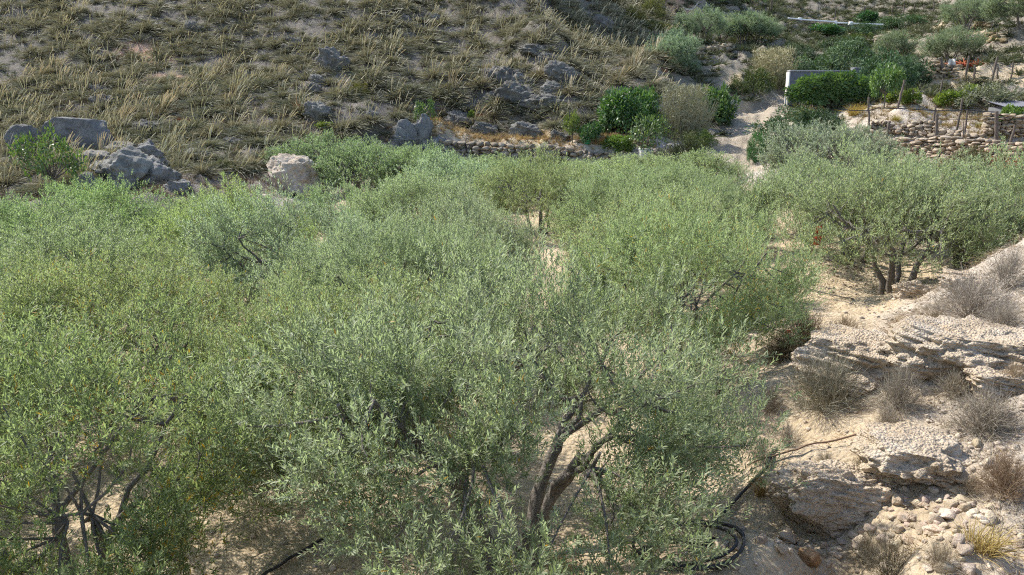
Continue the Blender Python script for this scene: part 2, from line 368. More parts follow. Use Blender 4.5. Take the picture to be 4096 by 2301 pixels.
def hit(px, py, y0=3.5, y1=260):
    """where the view ray through a pixel of the picture meets the terrain"""
    d = ray(px, py); Y = np.geomspace(y0, y1, 1500); X = d[0] / d[1] * Y; Z = CAM_Z + d[2] / d[1] * Y
    k = np.nonzero(height(np.stack([X, Y], 1)) >= Z)[0]
    k = k[0] if len(k) else len(Y) - 1
    return np.array([X[k], Y[k], Z[k]])
def gz(x, y): return float(height(np.array([[x, y]]))[0])
def on(x, y, dz=0.0): return (x, y, gz(x, y) + dz)

# ground zones: circles of soil colour (x, y, radius, channel) laid out on the terrain itself
def ground_sheet():
    th = []; a = 0.0
    while a < math.radians(180):
        th.append(a); a += math.radians(.085 if a < math.radians(36) else (.35 if a < math.radians(60) else 4))
    th = np.array([-t for t in th[:0:-1]] + th + [math.radians(180)])
    r = [1.2]
    while r[-1] < 420: r.append(r[-1] + max(.03, r[-1] * .0068 if r[-1] < 130 else r[-1] * .03))
    r = np.array(r); nt_, nr = len(th), len(r)
    P = np.stack([np.sin(th)[None] * r[:, None], np.cos(th)[None] * r[:, None]], -1).reshape(-1, 2)
    z = height(P)
    V = np.concatenate([np.stack([P[:, 0], P[:, 1], z], 1), [[0, 0, gz(0, 0)]]])
    i = (np.arange(nr - 1)[:, None] * nt_ + np.arange(nt_ - 1)[None]).ravel()
    F4 = np.stack([i, i + nt_, i + nt_ + 1, i + 1], 1)
    j = np.arange(nt_ - 1); F3 = np.stack([np.full(nt_ - 1, len(V) - 1), j, j + 1], 1)
    P = V[:, :2]
    n2 = fbm(P / 2.5, 3, 41) * .5
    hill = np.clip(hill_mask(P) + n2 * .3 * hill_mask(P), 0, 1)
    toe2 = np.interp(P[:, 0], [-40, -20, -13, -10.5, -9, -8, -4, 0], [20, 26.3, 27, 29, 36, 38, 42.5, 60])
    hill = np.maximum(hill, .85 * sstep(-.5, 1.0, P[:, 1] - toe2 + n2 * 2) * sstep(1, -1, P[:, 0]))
    far = sstep(46, 54, P[:, 1] + n2 * 6) * (1 - hill)
    def blob(lst):
        m = np.zeros(len(P))
        for (px, py, Y, rr, st) in lst:
            g = G(px, py, Y); d = np.hypot((P[:, 0] - g[0]) / st, P[:, 1] - g[1]) / rr + n2 * .5; m = np.maximum(m, 1 - sstep(.6, 1.15, d))
        return m
    red = blob([(700, 28, 84, 3.5, 1.6), (735, 28, 84, 4, 1.3), (760, 32, 83, 3, 1.2), (980, 165, 33, 1.2, 2), (1010, 172, 29.5, 1.8, 1.5), (840, 37, 95, 2.5, 1.5), (150, 50, 55, 2.0, 1.3), (165, 75, 51, 1.5, 1.5)])
    sand = blob([(735, 80, 58, 2.2, .7), (950, 48, 72, 3.5, 2.2), (985, 80, 54.5, 1.4, 3.0), (940, 30, 78, 3, 1.6), (980, 45, 71, 3, 1.5), (960, 10, 90, 5, 2), (370, 189, 34, 1.8, 1.6), (345, 200, 30.5, 1.2, 2)])
    trk = np.zeros(len(P))
    tp = [G(705, 190, 33), G(725, 165, 41), G(745, 140, 47), G(768, 112, 54.5), G(790, 98, 62), G(815, 92, 70)]
    for A, B in zip(tp, tp[1:]):
        d, _ = seg_dist(P, A, B); trk = np.maximum(trk, 1 - sstep(1.0, 1.8, d + n2 * .8))
    straw = blob([(480, 136, 47.3, 1.6, 2.5), (540, 142, 46, 1.6, 2.5), (590, 146, 45.5, 1.6, 1.5), (700, 135, 46, 2, 1.2)])
    me = mesh('ground', V, [F4, F3], [ground_mat()], smooth=True)
    for nm, v in (('hill', hill), ('far', far), ('red', red), ('sand', sand), ('track', trk), ('straw', straw), ('floor', floor_mask(P))):
        at = me.attributes.new(nm, 'FLOAT', 'POINT'); at.data.foreach_set('value', v.astype(np.float32))
    o = obj('ground', me); tag(o, 'dry sandy ground of the valley and its rocky hillsides', 'ground', kind='structure')

def ground_mat():
    m, nt, out, N, L = new_mat('ground')
    g = N('ShaderNodeNewGeometry'); pos = g.outputs['Position']
    def tex(s, d=8.0, r=.65):
        n = N('ShaderNodeTexNoise', Scale=s, Detail=d, Roughness=r); L(pos, n.inputs['Vector']); return n.outputs['Fac']
    nA, nB, nC = tex(.35), tex(2.2), tex(14, 6.0, .75)
    def pal(c1, c2, c3, f=nB):
        r = ramp(N, [(.3, c1), (.5, c2), (.7, c3)]); L(f, r.inputs[0]); return r.outputs[0]
    def mix(a, b, attr=None, fac=None):
        x = N('ShaderNodeMix', data_type='RGBA')
        if attr: at = N('ShaderNodeAttribute', attribute_name=attr); L(at.outputs['Fac'], x.inputs[0])
        else: L(fac, x.inputs[0])
        L(a, x.inputs[6]); L(b, x.inputs[7]); return x.outputs[2]
    base = pal((.34, .285, .225), (.43, .37, .30), (.51, .45, .375))
    c = mix(base, pal((.40, .31, .20), (.48, .385, .26), (.55, .45, .32)), 'floor')
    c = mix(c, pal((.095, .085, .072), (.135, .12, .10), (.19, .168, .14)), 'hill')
    c = mix(c, pal((.17, .15, .12), (.235, .205, .16), (.31, .27, .21)), 'far')
    c = mix(c, pal((.40, .31, .19), (.48, .38, .24), (.54, .44, .29)), 'straw')
    c = mix(c, pal((.42, .24, .15), (.50, .31, .21), (.55, .38, .28)), 'red')
    c = mix(c, pal((.40, .31, .195), (.50, .40, .265), (.56, .46, .32)), 'sand')
    c = mix(c, pal((.27, .225, .165), (.35, .295, .22), (.42, .36, .28)), 'track')
    ov = N('ShaderNodeMix', data_type='RGBA', blend_type='OVERLAY'); ov.inputs[0].default_value = .6; L(c, ov.inputs[6]); L(nC, ov.inputs[7])
    v = N('ShaderNodeTexVoronoi', Scale=16.0); L(pos, v.inputs['Vector'])
    lt = N('ShaderNodeMapRange'); L(v.outputs['Color'], lt.inputs[0]); lt.inputs[1].default_value = .55; lt.inputs[2].default_value = 1.0; lt.inputs[3].default_value = 0; lt.inputs[4].default_value = .25
    st = N('ShaderNodeMix', data_type='RGBA'); L(lt.outputs[0], st.inputs[0]); L(ov.outputs[2], st.inputs[6]); st.inputs[7].default_value = (.52, .46, .38, 1)
    p = N('ShaderNodeBsdfPrincipled', Roughness=.95); p.inputs['Specular IOR Level'].default_value = .15; L(st.outputs[2], p.inputs['Base Color'])
    h1 = N('ShaderNodeMath', operation='MULTIPLY'); L(v.outputs['Distance'], h1.inputs[0]); h1.inputs[1].default_value = -.8
    h = N('ShaderNodeMath', operation='ADD'); L(nC, h.inputs[0]); L(h1.outputs[0], h.inputs[1])
    b = N('ShaderNodeBump', Strength=.8, Distance=.06); L(h.outputs[0], b.inputs['Height']); L(b.outputs[0], p.inputs['Normal']); L(p.outputs[0], out.inputs[0])
    return m
ground_sheet()

# ------------------------------------------------------------------ olive trees
def crown_clusters(r, n, R, z0, zc, zt, lump=.22):
    a = r.uniform(0, 2 * math.pi, n); u = r.uniform(-.55, 1, n) ; el = np.arcsin(np.clip(u, -1, 1))
    d = np.stack([np.cos(el) * np.cos(a), np.cos(el) * np.sin(a), np.sin(el)], 1)
    k = 1 + lump * noise(d * 2.1 + r.uniform(0, 50), 3)
    rho = r.uniform(.52, 1.0, n) ** .6 * k
    p = d * rho[:, None]; p[:, :2] *= R
    p[:, 2] = zc + np.where(p[:, 2] > 0, p[:, 2] * (zt - zc), p[:, 2] * (zc - z0) * 1.2)
    return p

def woody(r, cl, base_r, nst, R, zt, r0=.085, spread=.42):
    """stems from one stool, limbs and branches out to the leaf clusters"""
    mb = MB(); az0 = r.uniform(0, 6.28); stems = []; limbs = []
    for i in range(nst):
        a = az0 + i * 6.283 / nst + r.uniform(-.35, .35); q = np.array([math.cos(a), math.sin(a), 0])
        b = q * base_r * r.uniform(.5, 1.2) + [0, 0, -.2]; e = q * R * spread * r.uniform(.7, 1.15) + [0, 0, zt * r.uniform(.42, .55)]
        md = q * R * spread * .35 + [0, 0, zt * r.uniform(.22, .32)]
        c = curve(b, e, md, 9, r, .03); rr = r0 * r.uniform(.8, 1.15)
        add_tube(mb, c, np.linspace(rr * 1.25, rr * .55, 9), 8, 0, .25, i)
        stems.append(e)
        for j in range(3):
            a2 = a + (j - 1) * .75 + r.uniform(-.25, .25); q2 = np.array([math.cos(a2), math.sin(a2), 0])
            s = c[int(r.integers(5, 9))]; e2 = q2 * R * r.uniform(.55, .75) + [0, 0, zt * r.uniform(.55, .78)]
            c2 = curve(s, e2, (s + e2) / 2 + [0, 0, -.12] + r.normal(size=3) * .1, 8, r, .03)
            add_tube(mb, c2, np.linspace(rr * .55, rr * .22, 8), 6, 0, .2, i * 7 + j); limbs.append(c2)
    LP = np.concatenate(limbs)
    for c in cl:
        d = np.linalg.norm(LP - c, axis=1) + np.maximum(0, LP[:, 2] - c[2]) * .5; s = LP[d.argmin()]
        md = (s + c) / 2 + r.normal(size=3) * .08 + [0, 0, -.05]
        add_tube(mb, curve(s, c, md, 5), np.linspace(.017, .005, 5), 4)
    return mb

def shoots(mb, r, cl, cc, nsh, rad, sl, npairs, leafL, leafW, hexa, up=.8, tm=1, twigw=.004, yellow=.012, spr=.8):
    n = len(cl) * nsh; C = np.repeat(cl, nsh, 0)
    ax = nrm(nrm(cl - cc) * .75 + [0, 0, .55] + r.normal(size=cl.shape) * .35); A = np.repeat(ax, nsh, 0)       # every cluster is a leafy spray along its own branchlet
    sl_ = np.repeat(r.uniform(.7, 1.3, len(cl)), nsh); u = r.uniform(-.55, .6, n)
    off = A * (u * rad * 1.9 * sl_)[:, None] + r.normal(size=(n, 3)) * (rad * .36 * (1.15 - .6 * np.abs(u)))[:, None]; B = C + off
    out = nrm(C - cc)
    D = nrm(A * .75 + nrm(off - A * (off * A).sum(1)[:, None]) * .5 + [0, 0, up * .5] + r.normal(size=(n, 3)) * spr * .35)
    Ls = r.uniform(.65, 1.25, n) * sl; ct = np.repeat(r.uniform(-.22, .2, len(cl)), nsh); st = r.normal(size=n) * .08
    yp = np.repeat(np.where(r.random(len(cl)) < min(.3, yellow * 6), yellow * 4, yellow * .4), nsh)
    droop = np.zeros((n, 3)); droop[:, 2] = -.12
    add_strands(mb, B - D * Ls[:, None] * .4, D, Ls * 1.4, twigw, droop, 2, np.full(n, .5), (0, 0), tm, int(r.integers(1e6)), .4)
    s1 = nrm(np.cross(D, nrm(r.normal(size=(n, 3))))); s2 = np.cross(D, s1)
    for k in range(npairs):
        t = .08 + .9 * (k + .5) / npairs; s = s1 if k % 2 == 0 else s2
        for sg in (-1, 1):
            P = B + D * Ls[:, None] * t + droop * (Ls * t * t)[:, None]
            op = .72 - .3 * t
            d = nrm(D * (1 - op * .6) + s * sg * op + r.normal(size=(n, 3)) * .16)
            nn = nrm(D * .8 + np.array([0, 0, .7]) + r.normal(size=(n, 3)) * .35)
            ti = np.clip(.45 + ct + st + r.normal(size=n) * .19, 0, .94); ye = r.random(n) < yp; ti[ye] = r.uniform(.97, 1, ye.sum())
            sz = r.uniform(.75, 1.2, n) * (1 - .35 * max(0, t - .75) / .25)
            add_leaves(mb, P, d, nn, leafL * sz, leafW * sz, ti, 0, hexa)

def olive_proto(seed, R, zt, ncl, nsh, rad, sl, npairs, lL, lW, hexa, nst=4, z0=.62, yellow=.010, twigw=.004):
    r = rs(seed); zc = zt * .46
    cl = crown_clusters(r, ncl, R * .93, z0, zc, zt - .12)
    wb = woody(r, cl, .26, nst, R, zt, .07)
    mb = MB(); shoots(mb, r, cl, np.array([0, 0, zc * .55]), nsh, rad, sl, npairs, lL, lW, hexa, twigw=twigw, yellow=yellow)
    return wb.build('trunk', [BARK], True), mb.build('crown', [OLIVE, PTWIG])

NEAR = [olive_proto(11, 2.45, 2.75, 122, 72, .34, .24, 7, .057, .0125, True, 4, z0=.85),
        olive_proto(12, 2.35, 2.65, 116, 70, .34, .24, 7, .056, .0125, True, 3, yellow=.035, z0=.7)]
MID = [olive_proto(20 + k, 2.45, 2.75, 116, 50, .35, .27, 5, .075, .0195, False, 4 + k % 2, twigw=.007) for k in range(4)]
HIGH = [olive_proto(40 + k, 2.5, 2.75, 112, 36, .37, .28, 5, .088, .022, False, 4, z0=1.12, twigw=.007) for k in range(3)]
FAR = [olive_proto(30 + k, 2.3, 2.6, 100, 30, .36, .30, 4, .105, .034, False, 4, twigw=.012) for k in range(3)]

def olive(protos, k, loc, rz, sc, label, group=None, col=(1, 1, 1), name='olive_tree'):
    tr, cr = protos[k % len(protos)]
    e = tag(empty(name, loc, rz, sc), label, 'olive tree', group)
    obj('trunk', tr, parent=e); c = obj('crown', cr, parent=e); c.color = (*col, 1)
    return e

ORD = ['leftmost', 'second from left', 'third from left', 'fourth from left', 'fifth from left', 'sixth from left', 'seventh from left', 'eighth from left', 'ninth from left']
ROWS = [  # (row phrase, [(x, y, (width, height) factors, colour)])
    ('front row nearest the camera', [(-7.6, 7.2, (.85, .9), (.78, .85, .68)), (-3.8, 5.9, (.85, .95), (.82, .86, .66)), (.0, 6.4, (.92, 1.0), (1, 1, 1))]),
    ('second row of the grove', [(-9.8, 11.2, (.92, .9), (.80, .90, .72)), (-5.6, 10.3, (.9, .88), (.92, .92, .70)), (-2.0, 8.7, (.72, .86), (1.0, 1.0, .84)), (-1.8, 12.0, (.85, .9), (1.0, 1.03, 1.0)), (2.55, 11.2, (.80, .98), (1.05, 1.1, .95))]),
    ('third row of the grove', [(-13.2, 15.4, (.9, .9), (.9, .98, .85)), (-8.6, 15.2, (.9, .9), (.88, .93, .82)), (-4.2, 15.2, (.88, .9), (1.0, 1.06, 1.12)), (3.3, 16.2, (.88, .92), (1.05, 1.05, .9)), (-1.0, 15.8, (.72, .85), (1.05, 1.03, 1.08))]),
    ('fourth row of the grove', [(-16.5, 19.8, (.95, .95), (.92, 1.0, .95)), (-11.8, 19.5, (.92, .95), (.88, .96, .82)), (-7.2, 19.7, (.9, .92), (1.02, 1.1, .72)), (-2.4, 20.4, (.88, .88), (1, 1.05, .95)), (3.0, 20.8, (.85, .9), (1.0, 1.06, .92)), (5.6, 21.2, (.66, .82), (.92, .98, .9))]),
    ('fifth row of the grove', [(-18.0, 24.2, (.95, .98), (.88, 1.04, .85)), (-13.5, 24.4, (.98, 1.05), (.92, 1.08, .8)), (-9.7, 24.2, (.9, .86), (.88, .98, .85)), (-5.0, 24.0, (.7, .7), (.92, 1.04, .85)), (.9, 26.3, (.9, .92), (.98, .98, .8)), (4.9, 26.0, (.85, .82), (1, 1.06, .95)), (6.6, 24.0, (.5, .6), (.92, .98, .9))]),
    ('sixth row of the grove', [(-2.4, 28.4, (.9, .95), (1.0, 1.1, 1.15)), (2.6, 30.6, (.9, .78), (1.03, 1.08, .92)), (6.6, 29.6, (.9, .68), (1, 1.06, .9)), (-2.0, 32.2, (.85, .75), (.98, 1.06, .95))]),
    ('seventh row of the grove', [(-6.7, 35.6, (1.0, .95), (.75, .86, .75)), (-4.1, 35.0, (.95, .9), (.78, .88, .75)), (.4, 35.0, (.95, .74), (1.0, 1.1, 1.1)), (4.6, 35.0, (.95, .70), (1.05, 1.1, .9)), (8.0, 33.6, (.8, .58), (1, 1.05, .9))]),
    ('back row below the dry-stone wall', [(-9.4, 38.4, (1.0, .9), (.75, .86, .75)), (-5.0, 39.8, (1.0, .72), (.88, 1.0, .82)), (-1.0, 39.6, (1.0, .64), (.96, 1.05, .9)), (3.0, 39.2, (1.0, .60), (1.02, 1.08, .9)), (6.4, 38.2, (.95, .56), (1.02, 1.06, .9))]),
]
rr = random.Random(5); kk = 0
for ri, (ph, row) in enumerate(ROWS):
    for i, (x, y, s, c) in enumerate(sorted(row)):
        pr = NEAR if y < 12.5 else (MID if y < 27 else FAR)
        lab = f'silvery green olive tree, {ORD[i]} in the {ph}'
        k = {(.0, 6.4): 0, (-3.8, 5.9): 1, (-5.6, 10.3): 1, (-1.8, 12.0): 0}.get((x, y), kk); kk += 1
        olive(pr, k, on(x, y), {(.0, 6.4): 2.5, (2.55, 11.2): 3.6, (-3.8, 5.9): 4.4}.get((x, y), rr.uniform(0, 6.28)), (s[0], s[0], s[1]), lab, 'olive trees of the grove', c)

# the right-hand group on the sandy terrace, and lone olives
for (x, y, s, k, lab, c) in [
    (8.3, 16.4, (.95, 1.0), 0, 'open-stemmed olive tree nearest the pale boulder on the sandy terrace', (1.0, 1.0, .92)),
    (8.8, 19.6, (.95, .98), 1, 'olive tree directly behind the front olive on the sandy terrace', (1.05, 1.06, 1.02)),
    (10.6, 17.4, (1.0, .9), 2, 'olive tree at the right picture edge leaning over the dry bank', (1.0, 1.02, .96)),
    (12.2, 21.4, (.95, .78), 1, 'pale olive tree in front of the low white rubble wall', (1.06, 1.08, 1.06)),
    (9.4, 24.0, (.85, .78), 0, 'olive tree between the sandy terrace and the lower vineyard wall', (.98, 1.03, .95))]:
    olive(HIGH, k, on(x, y), rr.uniform(0, 6.28), (s[0], s[0], s[1]), lab, 'olive trees on the sandy terrace', c)
def olive_at(px, py, s, k, lab, c, grp='olive trees up the valley'):
    p = hit(px, py); olive(FAR, k, tuple(p), rr.uniform(0, 6.28), s, lab, grp, c)
for a in [
    (814, 188, .82, 0, 'silver-grey olive tree on a forked trunk beside the bright fennel', (.95, .93, 1.12)),
    (850, 176, .66, 1, 'silver-grey olive tree right of the fork-trunked one below the vineyard', (.97, .94, 1.1)),
    (700, 42, 1.0, 1, 'leftmost olive in the row below the red earth bank', (.72, .82, .85)),
    (722, 43, 1.0, 2, 'second olive from the left below the red earth bank', (.75, .85, .85)),
    (742, 43, 1.0, 0, 'third olive from the left below the red earth bank', (.72, .82, .82)),
    (758, 44, .9, 1, 'rightmost olive in the row below the red earth bank', (.75, .85, .85)),
    (676, 58, .75, 2, 'upper of three small olives left of the sandy bluff', (.75, .88, .95)),
    (672, 68, .8, 0, 'middle of three small olives left of the sandy bluff', (.78, .9, .95)),
    (683, 76, .5, 1, 'smallest, lowest of three olives left of the sandy bluff', (.78, .9, .95)),
    (893, 60, .85, 0, 'thin grey olive below the pale earth cliff', (.7, .75, .75)),
    (965, 30, 1.05, 1, 'grey olive standing on top of the pale earth cliff', (.72, .78, .78)),
    (950, 62, .95, 2, 'grey olive above the orange netting on the terrace wall', (.7, .75, .75)),
    (1022, 28, 1.2, 0, 'sparse grey tree at the top right edge by the ruin', (.7, .75, .75)),
    (712, 6, .9, 2, 'round pale green tree at the top edge, left of the pole', (.95, 1.15, .8)),
    (752, 6, .9, 0, 'round pale green tree at the top edge, right beside the pole', (.95, 1.15, .8))]:
    olive_at(*a)

# ------------------------------------------------------------------ esparto tussocks on the hill
def tussock(mb, r, o, s, nb, nseed, w=.026, lean=(.15, 0, 0), seg=3):
    def dirs(n, lo, hi):
        a = r.uniform(0, 6.283, n); e = np.radians(r.uniform(lo, hi, n)); return np.stack([np.cos(a) * np.sin(e), np.sin(a) * np.sin(e), np.cos(e)], 1)
    D = dirs(nb, 4, 88); B = o + D * [.30 * s, .30 * s, 0] * r.uniform(.2, 1, (nb, 1)); B[:, 2] -= .05
    bend = D * [.2, .2, 0] + [0, 0, -.3] + np.array(lean) * .5 + r.normal(size=(nb, 3)) * .05
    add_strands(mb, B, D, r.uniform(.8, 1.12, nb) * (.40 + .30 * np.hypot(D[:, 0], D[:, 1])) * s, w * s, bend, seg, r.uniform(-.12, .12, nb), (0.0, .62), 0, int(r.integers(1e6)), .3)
    if nseed:
        D = nrm(dirs(nseed, 2, 38) + np.array(lean)); B = o + D * [.18 * s, .18 * s, 0]
        bend = np.array(lean) + r.normal(size=(nseed, 3)) * .05 + [0, 0, -.1]
        L = r.uniform(.62, .9, nseed) * s
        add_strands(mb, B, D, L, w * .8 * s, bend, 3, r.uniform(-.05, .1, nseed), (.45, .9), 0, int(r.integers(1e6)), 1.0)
        tp = B + D * L[:, None] * .78 + bend * (L * .6)[:, None]
        add_strands(mb, tp, nrm(D + bend * 1.5), .24 * s, w * 1.3 * s, np.array(lean) * .4 * np.ones((nseed, 1)), 2, np.full(nseed, .95), (0, .05), 0, int(r.integers(1e6)), .5)
TV = [('low rounded grey-green', 0, 330, (.80, .88, .86)), ('bushy green-tipped', 5, 330, (.92, .98, .92)), ('tall straw-plumed', 5, 300, (1.0, 1.0, .96)), ('wind-swept golden-plumed', 11, 280, (1.06, 1.0, .92))]
TM = []
for k, (nm, nse, nb, c) in enumerate(TV):
    for q in range(2):
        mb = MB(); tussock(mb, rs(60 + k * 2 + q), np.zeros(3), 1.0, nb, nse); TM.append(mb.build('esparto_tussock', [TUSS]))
r = rs(77); N0 = 11000
P = np.stack([r.uniform(-52, 18, N0), r.uniform(27, 96, N0)], 1)
keep = (hill_mask(P) > .55); P = P[keep]
dens = noise(P / 3.2, 71) * .5 + noise(P / 9, 72) * .4; P = P[r.random(len(P)) < .68 + dens * .55]
Z = height(P)
def project(P, Z):
    y, z = P[:, 1], Z - CAM_Z; dp = y * math.cos(PITCH) - z * math.sin(PITCH)
    return 512 + P[:, 0] / dp * FPX, 287.5 - (y * math.sin(PITCH) + z * math.cos(PITCH)) / dp * FPX, dp
px, py, dp = project(P, Z)
inv = (px > -40) & (px < 690) & (py > -25)
P, Z, px, py, dp = P[inv], Z[inv], px[inv], py[inv], dp[inv]
size = r.uniform(.75, 1.65, len(P)) * (1 + .12 * noise(P / 5, 33)); vis = (px > 5) & (px < 685) & (py > 8)
order = np.argsort(-(size / dp) * vis)
ZONES = [(0, 260, 90, 999, 'above the large cracked boulder'), (260, 470, 90, 999, 'behind the white boulder, low on the hill'), (470, 999, 75, 999, 'on the slope above the terrace wall'),
         (0, 260, -99, 90, 'high on the left part of the hill'), (260, 480, -99, 90, 'high on the middle part of the hill'), (480, 999, -99, 75, 'beside the shadowed rocky rib')]
nind = 0; rest = MB(); plume = noise(P / 7, 91)
for i in order:
    v = 0 if r.random() < .28 else (1 if r.random() < .4 else (2 if plume[i] < .15 else 3))
    if nind < 290 and vis[i]:
        zn = next((z[4] for z in ZONES if z[0] <= px[i] < z[1] and z[2] <= py[i] < z[3]), ZONES[0][4])
        lab = f'{TV[v][0]} esparto tussock {zn}'
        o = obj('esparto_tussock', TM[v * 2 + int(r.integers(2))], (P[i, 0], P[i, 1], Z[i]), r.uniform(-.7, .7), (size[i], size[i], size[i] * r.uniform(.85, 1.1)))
        c = np.array(TV[v][3]) * r.uniform(.85, 1.12); tag(o, lab, 'grass tussock', lab.replace('tussock', 'tussocks'), color=tuple(c)); nind += 1
    else:
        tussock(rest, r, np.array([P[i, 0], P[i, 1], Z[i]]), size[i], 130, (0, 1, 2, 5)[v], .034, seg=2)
tag(obj('esparto_grass', rest.build('esparto_grass', [TUSS])), 'mass of smaller esparto grass tufts covering the hillside', 'grass', kind='stuff', color=(.95, .97, .92))


# ------------------------------------------------------------------ rocks
def rock_mesh(name, mat, seed, sub=4, cuts=9, rough=.10, dims=(1, 1, 1), planes=(), strata=0.0, fine=.03, lo=.55, hi=.9):
    r = rs(seed); V, F = ico(sub); V = V.copy()
    N = nrm(r.normal(size=(cuts, 3))); O = r.uniform(lo, hi, cuts)
    for n, o in list(zip(N, O)) + [(nrm(np.array(p[:3], float)), p[3]) for p in planes]:
        V -= np.maximum(0, V @ n - o)[:, None] * n
    n0 = nrm(V); q = V * 1.0 + seed * 3.1
    V = V + n0 * (fbm(q * 2.2, 4, seed) * rough)[:, None] + n0 * (fbm(q * 9, 3, seed + 5) * fine)[:, None]
    if strata: V = V + n0 * (np.abs(noise(np.stack([q[:, 0] * .8, q[:, 1] * .8, q[:, 2] * 7 + q[:, 0] * 2], 1), 4)) * strata)[:, None]
    V *= np.array(dims)
    return mesh(name, V, [F], [mat], tint=np.full(len(V), .5) + fbm(q * 1.5, 2, 3) * .2, smooth=False)

def rock(px, py, wpx, hpx, label, seed, mat=None, sub=4, cat='rock', name='rock', planes=(), col=(1, 1, 1), dep=.8, rz=None, sink=.25, group=None, **kw):
    p = hit(px, py); d = p[1] / math.cos(PITCH) * 1.0; sx = wpx * d / FPX / 2; sz = hpx * d / FPX / (1.75 - 2 * sink * .5)
    me = rock_mesh(name, mat or GREY_ROCK, seed, sub, planes=planes, **kw)
    o = obj(name, me, (p[0], p[1] + sx * dep * .5, p[2] + sz * (1 - sink * 1.6)), 0 if rz is None else rz, (sx * 1.08, sx * dep, sz * 1.05))
    tag(o, label, cat, group, color=col); return o

rock(290, 195, 53, 35, 'big pale block-shaped boulder perched at the edge of the earth bank', 3, PALE_ROCK, 6, 'boulder', 'boulder', planes=[(.12, -.15, 1, .80), (-.75, -.55, .35, .72), (.95, -.3, .1, .72), (.25, -1, .05, .70), (-.3, -.6, -.6, .8)], cuts=6, rough=.13, fine=.03, dep=.9)
rock(73, 153, 68, 34, 'largest grey boulder with a dark crack, behind the small almond tree', 8, GREY_ROCK, 6, 'boulder', 'boulder', planes=[(0, -1, .08, .5), (-.98, -.1, .1, .82), (.1, 0, 1, .78), (.7, -.4, .5, .85)], cuts=4, rough=.06, fine=.015, dep=.7, col=(.78, .8, .84))
rock(24, 152, 36, 24, 'rounded dark grey boulder leaning on the left side of the largest boulder', 12, GREY_ROCK, 5, 'boulder', 'boulder', planes=[(0, -1, .2, .6)], cuts=5, rough=.08, dep=.8, col=(.72, .74, .76))
rock(98, 152, 26, 22, 'brown grey boulder under the right end of the largest boulder', 14, GREY_ROCK, 5, 'boulder', 'boulder', cuts=6, dep=.8, col=(.8, .74, .66))
for a in [(122, 189, 62, 36, 'long craggy grey outcrop sloping down to the left among the lower boulders', 21, 1.0, (.95, .97, .95)), (146, 168, 36, 24, 'blocky grey boulder on top of the craggy lower outcrop', 22, .9, (.9, .9, .9)),
          (150, 186, 50, 26, 'smooth grey boulder at the right foot of the craggy outcrop', 23, .9, (.95, .95, .95)), (89, 168, 32, 16, 'small tan grey rock right beside the almond tree crown', 24, .8, (1, .95, .88)),
          (118, 155, 32, 12, 'flat layered rock slab above the craggy lower outcrop', 25, .8, (1.05, 1, .9)), (86, 195, 20, 22, 'pointed grey rock standing at the left foot of the craggy outcrop', 26, .8, (1, 1, .98)), (176, 192, 24, 12, 'low grey rock at the right end of the boulder cluster', 28, .8, (.9, .9, .9))]:
    rock(a[0], a[1], a[2], a[3], a[4], a[5], GREY_ROCK, 5, 'boulder', 'boulder', col=a[7], dep=a[6], rough=.16, fine=.05, strata=.10, cuts=6, planes=[(-.5, -.2, .8, .75)])
for a in [(332, 68, 27, 20, 'big dark tilted rock high on the hill slope'), (318, 83, 14, 8, 'flat grey rock below the big dark tilted rock'), (315, 92, 15, 9, 'lower of two stacked grey rocks on mid hill'),
          (100, 107, 20, 13, 'lichen-grey rock on the hill above the large cracked boulder'), (97, 95, 22, 10, 'dark rock just uphill of the lichen-grey rock'), (193, 34, 15, 13, 'dark upright rock near the top left of the hill'),
          (221, 3, 12, 6, 'pale rock at the very top edge of the hill'), (170, 48, 14, 6, 'flat rock slab by the reddish bare gully'), (406, 24, 9, 9, 'small pale rock near the hilltop middle'), (434, 20, 16, 7, 'flat pale rock on the upper slope middle'), (288, 52, 13, 8, 'small dark rock left of the big tilted rock'), (297, 46, 20, 9, 'dark flat rock above the big tilted rock'),
          (317, 118, 24, 17, 'grey rock among tussocks beside the orange net scrap'), (146, 133, 26, 12, 'dark low rock in brown scrub right of the largest boulder'), (230, 147, 20, 9, 'low grey rock in brown scrub above the white boulder'), (192, 160, 25, 11, 'flat pale grey rock above the boulder cluster'),
          (505, 86, 36, 22, 'rounded rock at the left of the rocky rib'), (527, 88, 26, 14, 'overhanging rock ledge in the middle of the rocky rib'), (512, 106, 46, 26, 'large dark rock forming the foot of the rocky rib'), (490, 92, 14, 9, 'small pale rock left of the rocky rib'), (493, 105, 16, 14, 'dark upright rock beside the foot of the rocky rib'),
          (560, 80, 26, 17, 'craggy rock right of the rocky rib'), (556, 96, 24, 14, 'lower craggy rock right of the rocky rib'), (548, 64, 18, 11, 'small craggy rock near the top of the rocky rib'), (540, 53, 34, 10, 'long layered rock crossing the rocky rib'), (548, 108, 46, 16, 'dark shaded slab below the rocky rib'),
          (462, 128, 30, 16, 'dark rock on the slope just above the terrace wall'), (482, 135, 26, 13, 'grey rock slab above the middle of the terrace wall'), (526, 138, 28, 16, 'rounded grey rock above the terrace wall beside the sapling'), (560, 140, 18, 9, 'small grey rock left of the white-trunked sapling'), (600, 144, 12, 9, 'pale stone right of the round dark citrus tree'), (372, 118, 12, 8, 'small pale rock right of the fig bush slope'), (603, 30, 20, 14, 'dark rock at the right edge of the shadowed rib')]:
    sd = int(a[0] * 7 + a[1]); g = .52 + (sd % 7) * .05
    rock(*a, sd, GREY_ROCK, 5, rough=.2, fine=.08, strata=.16, cuts=6, planes=[(.35, -.3, .9, .6)], col=(g, g, g * .97), dep=.8, sink=.4)
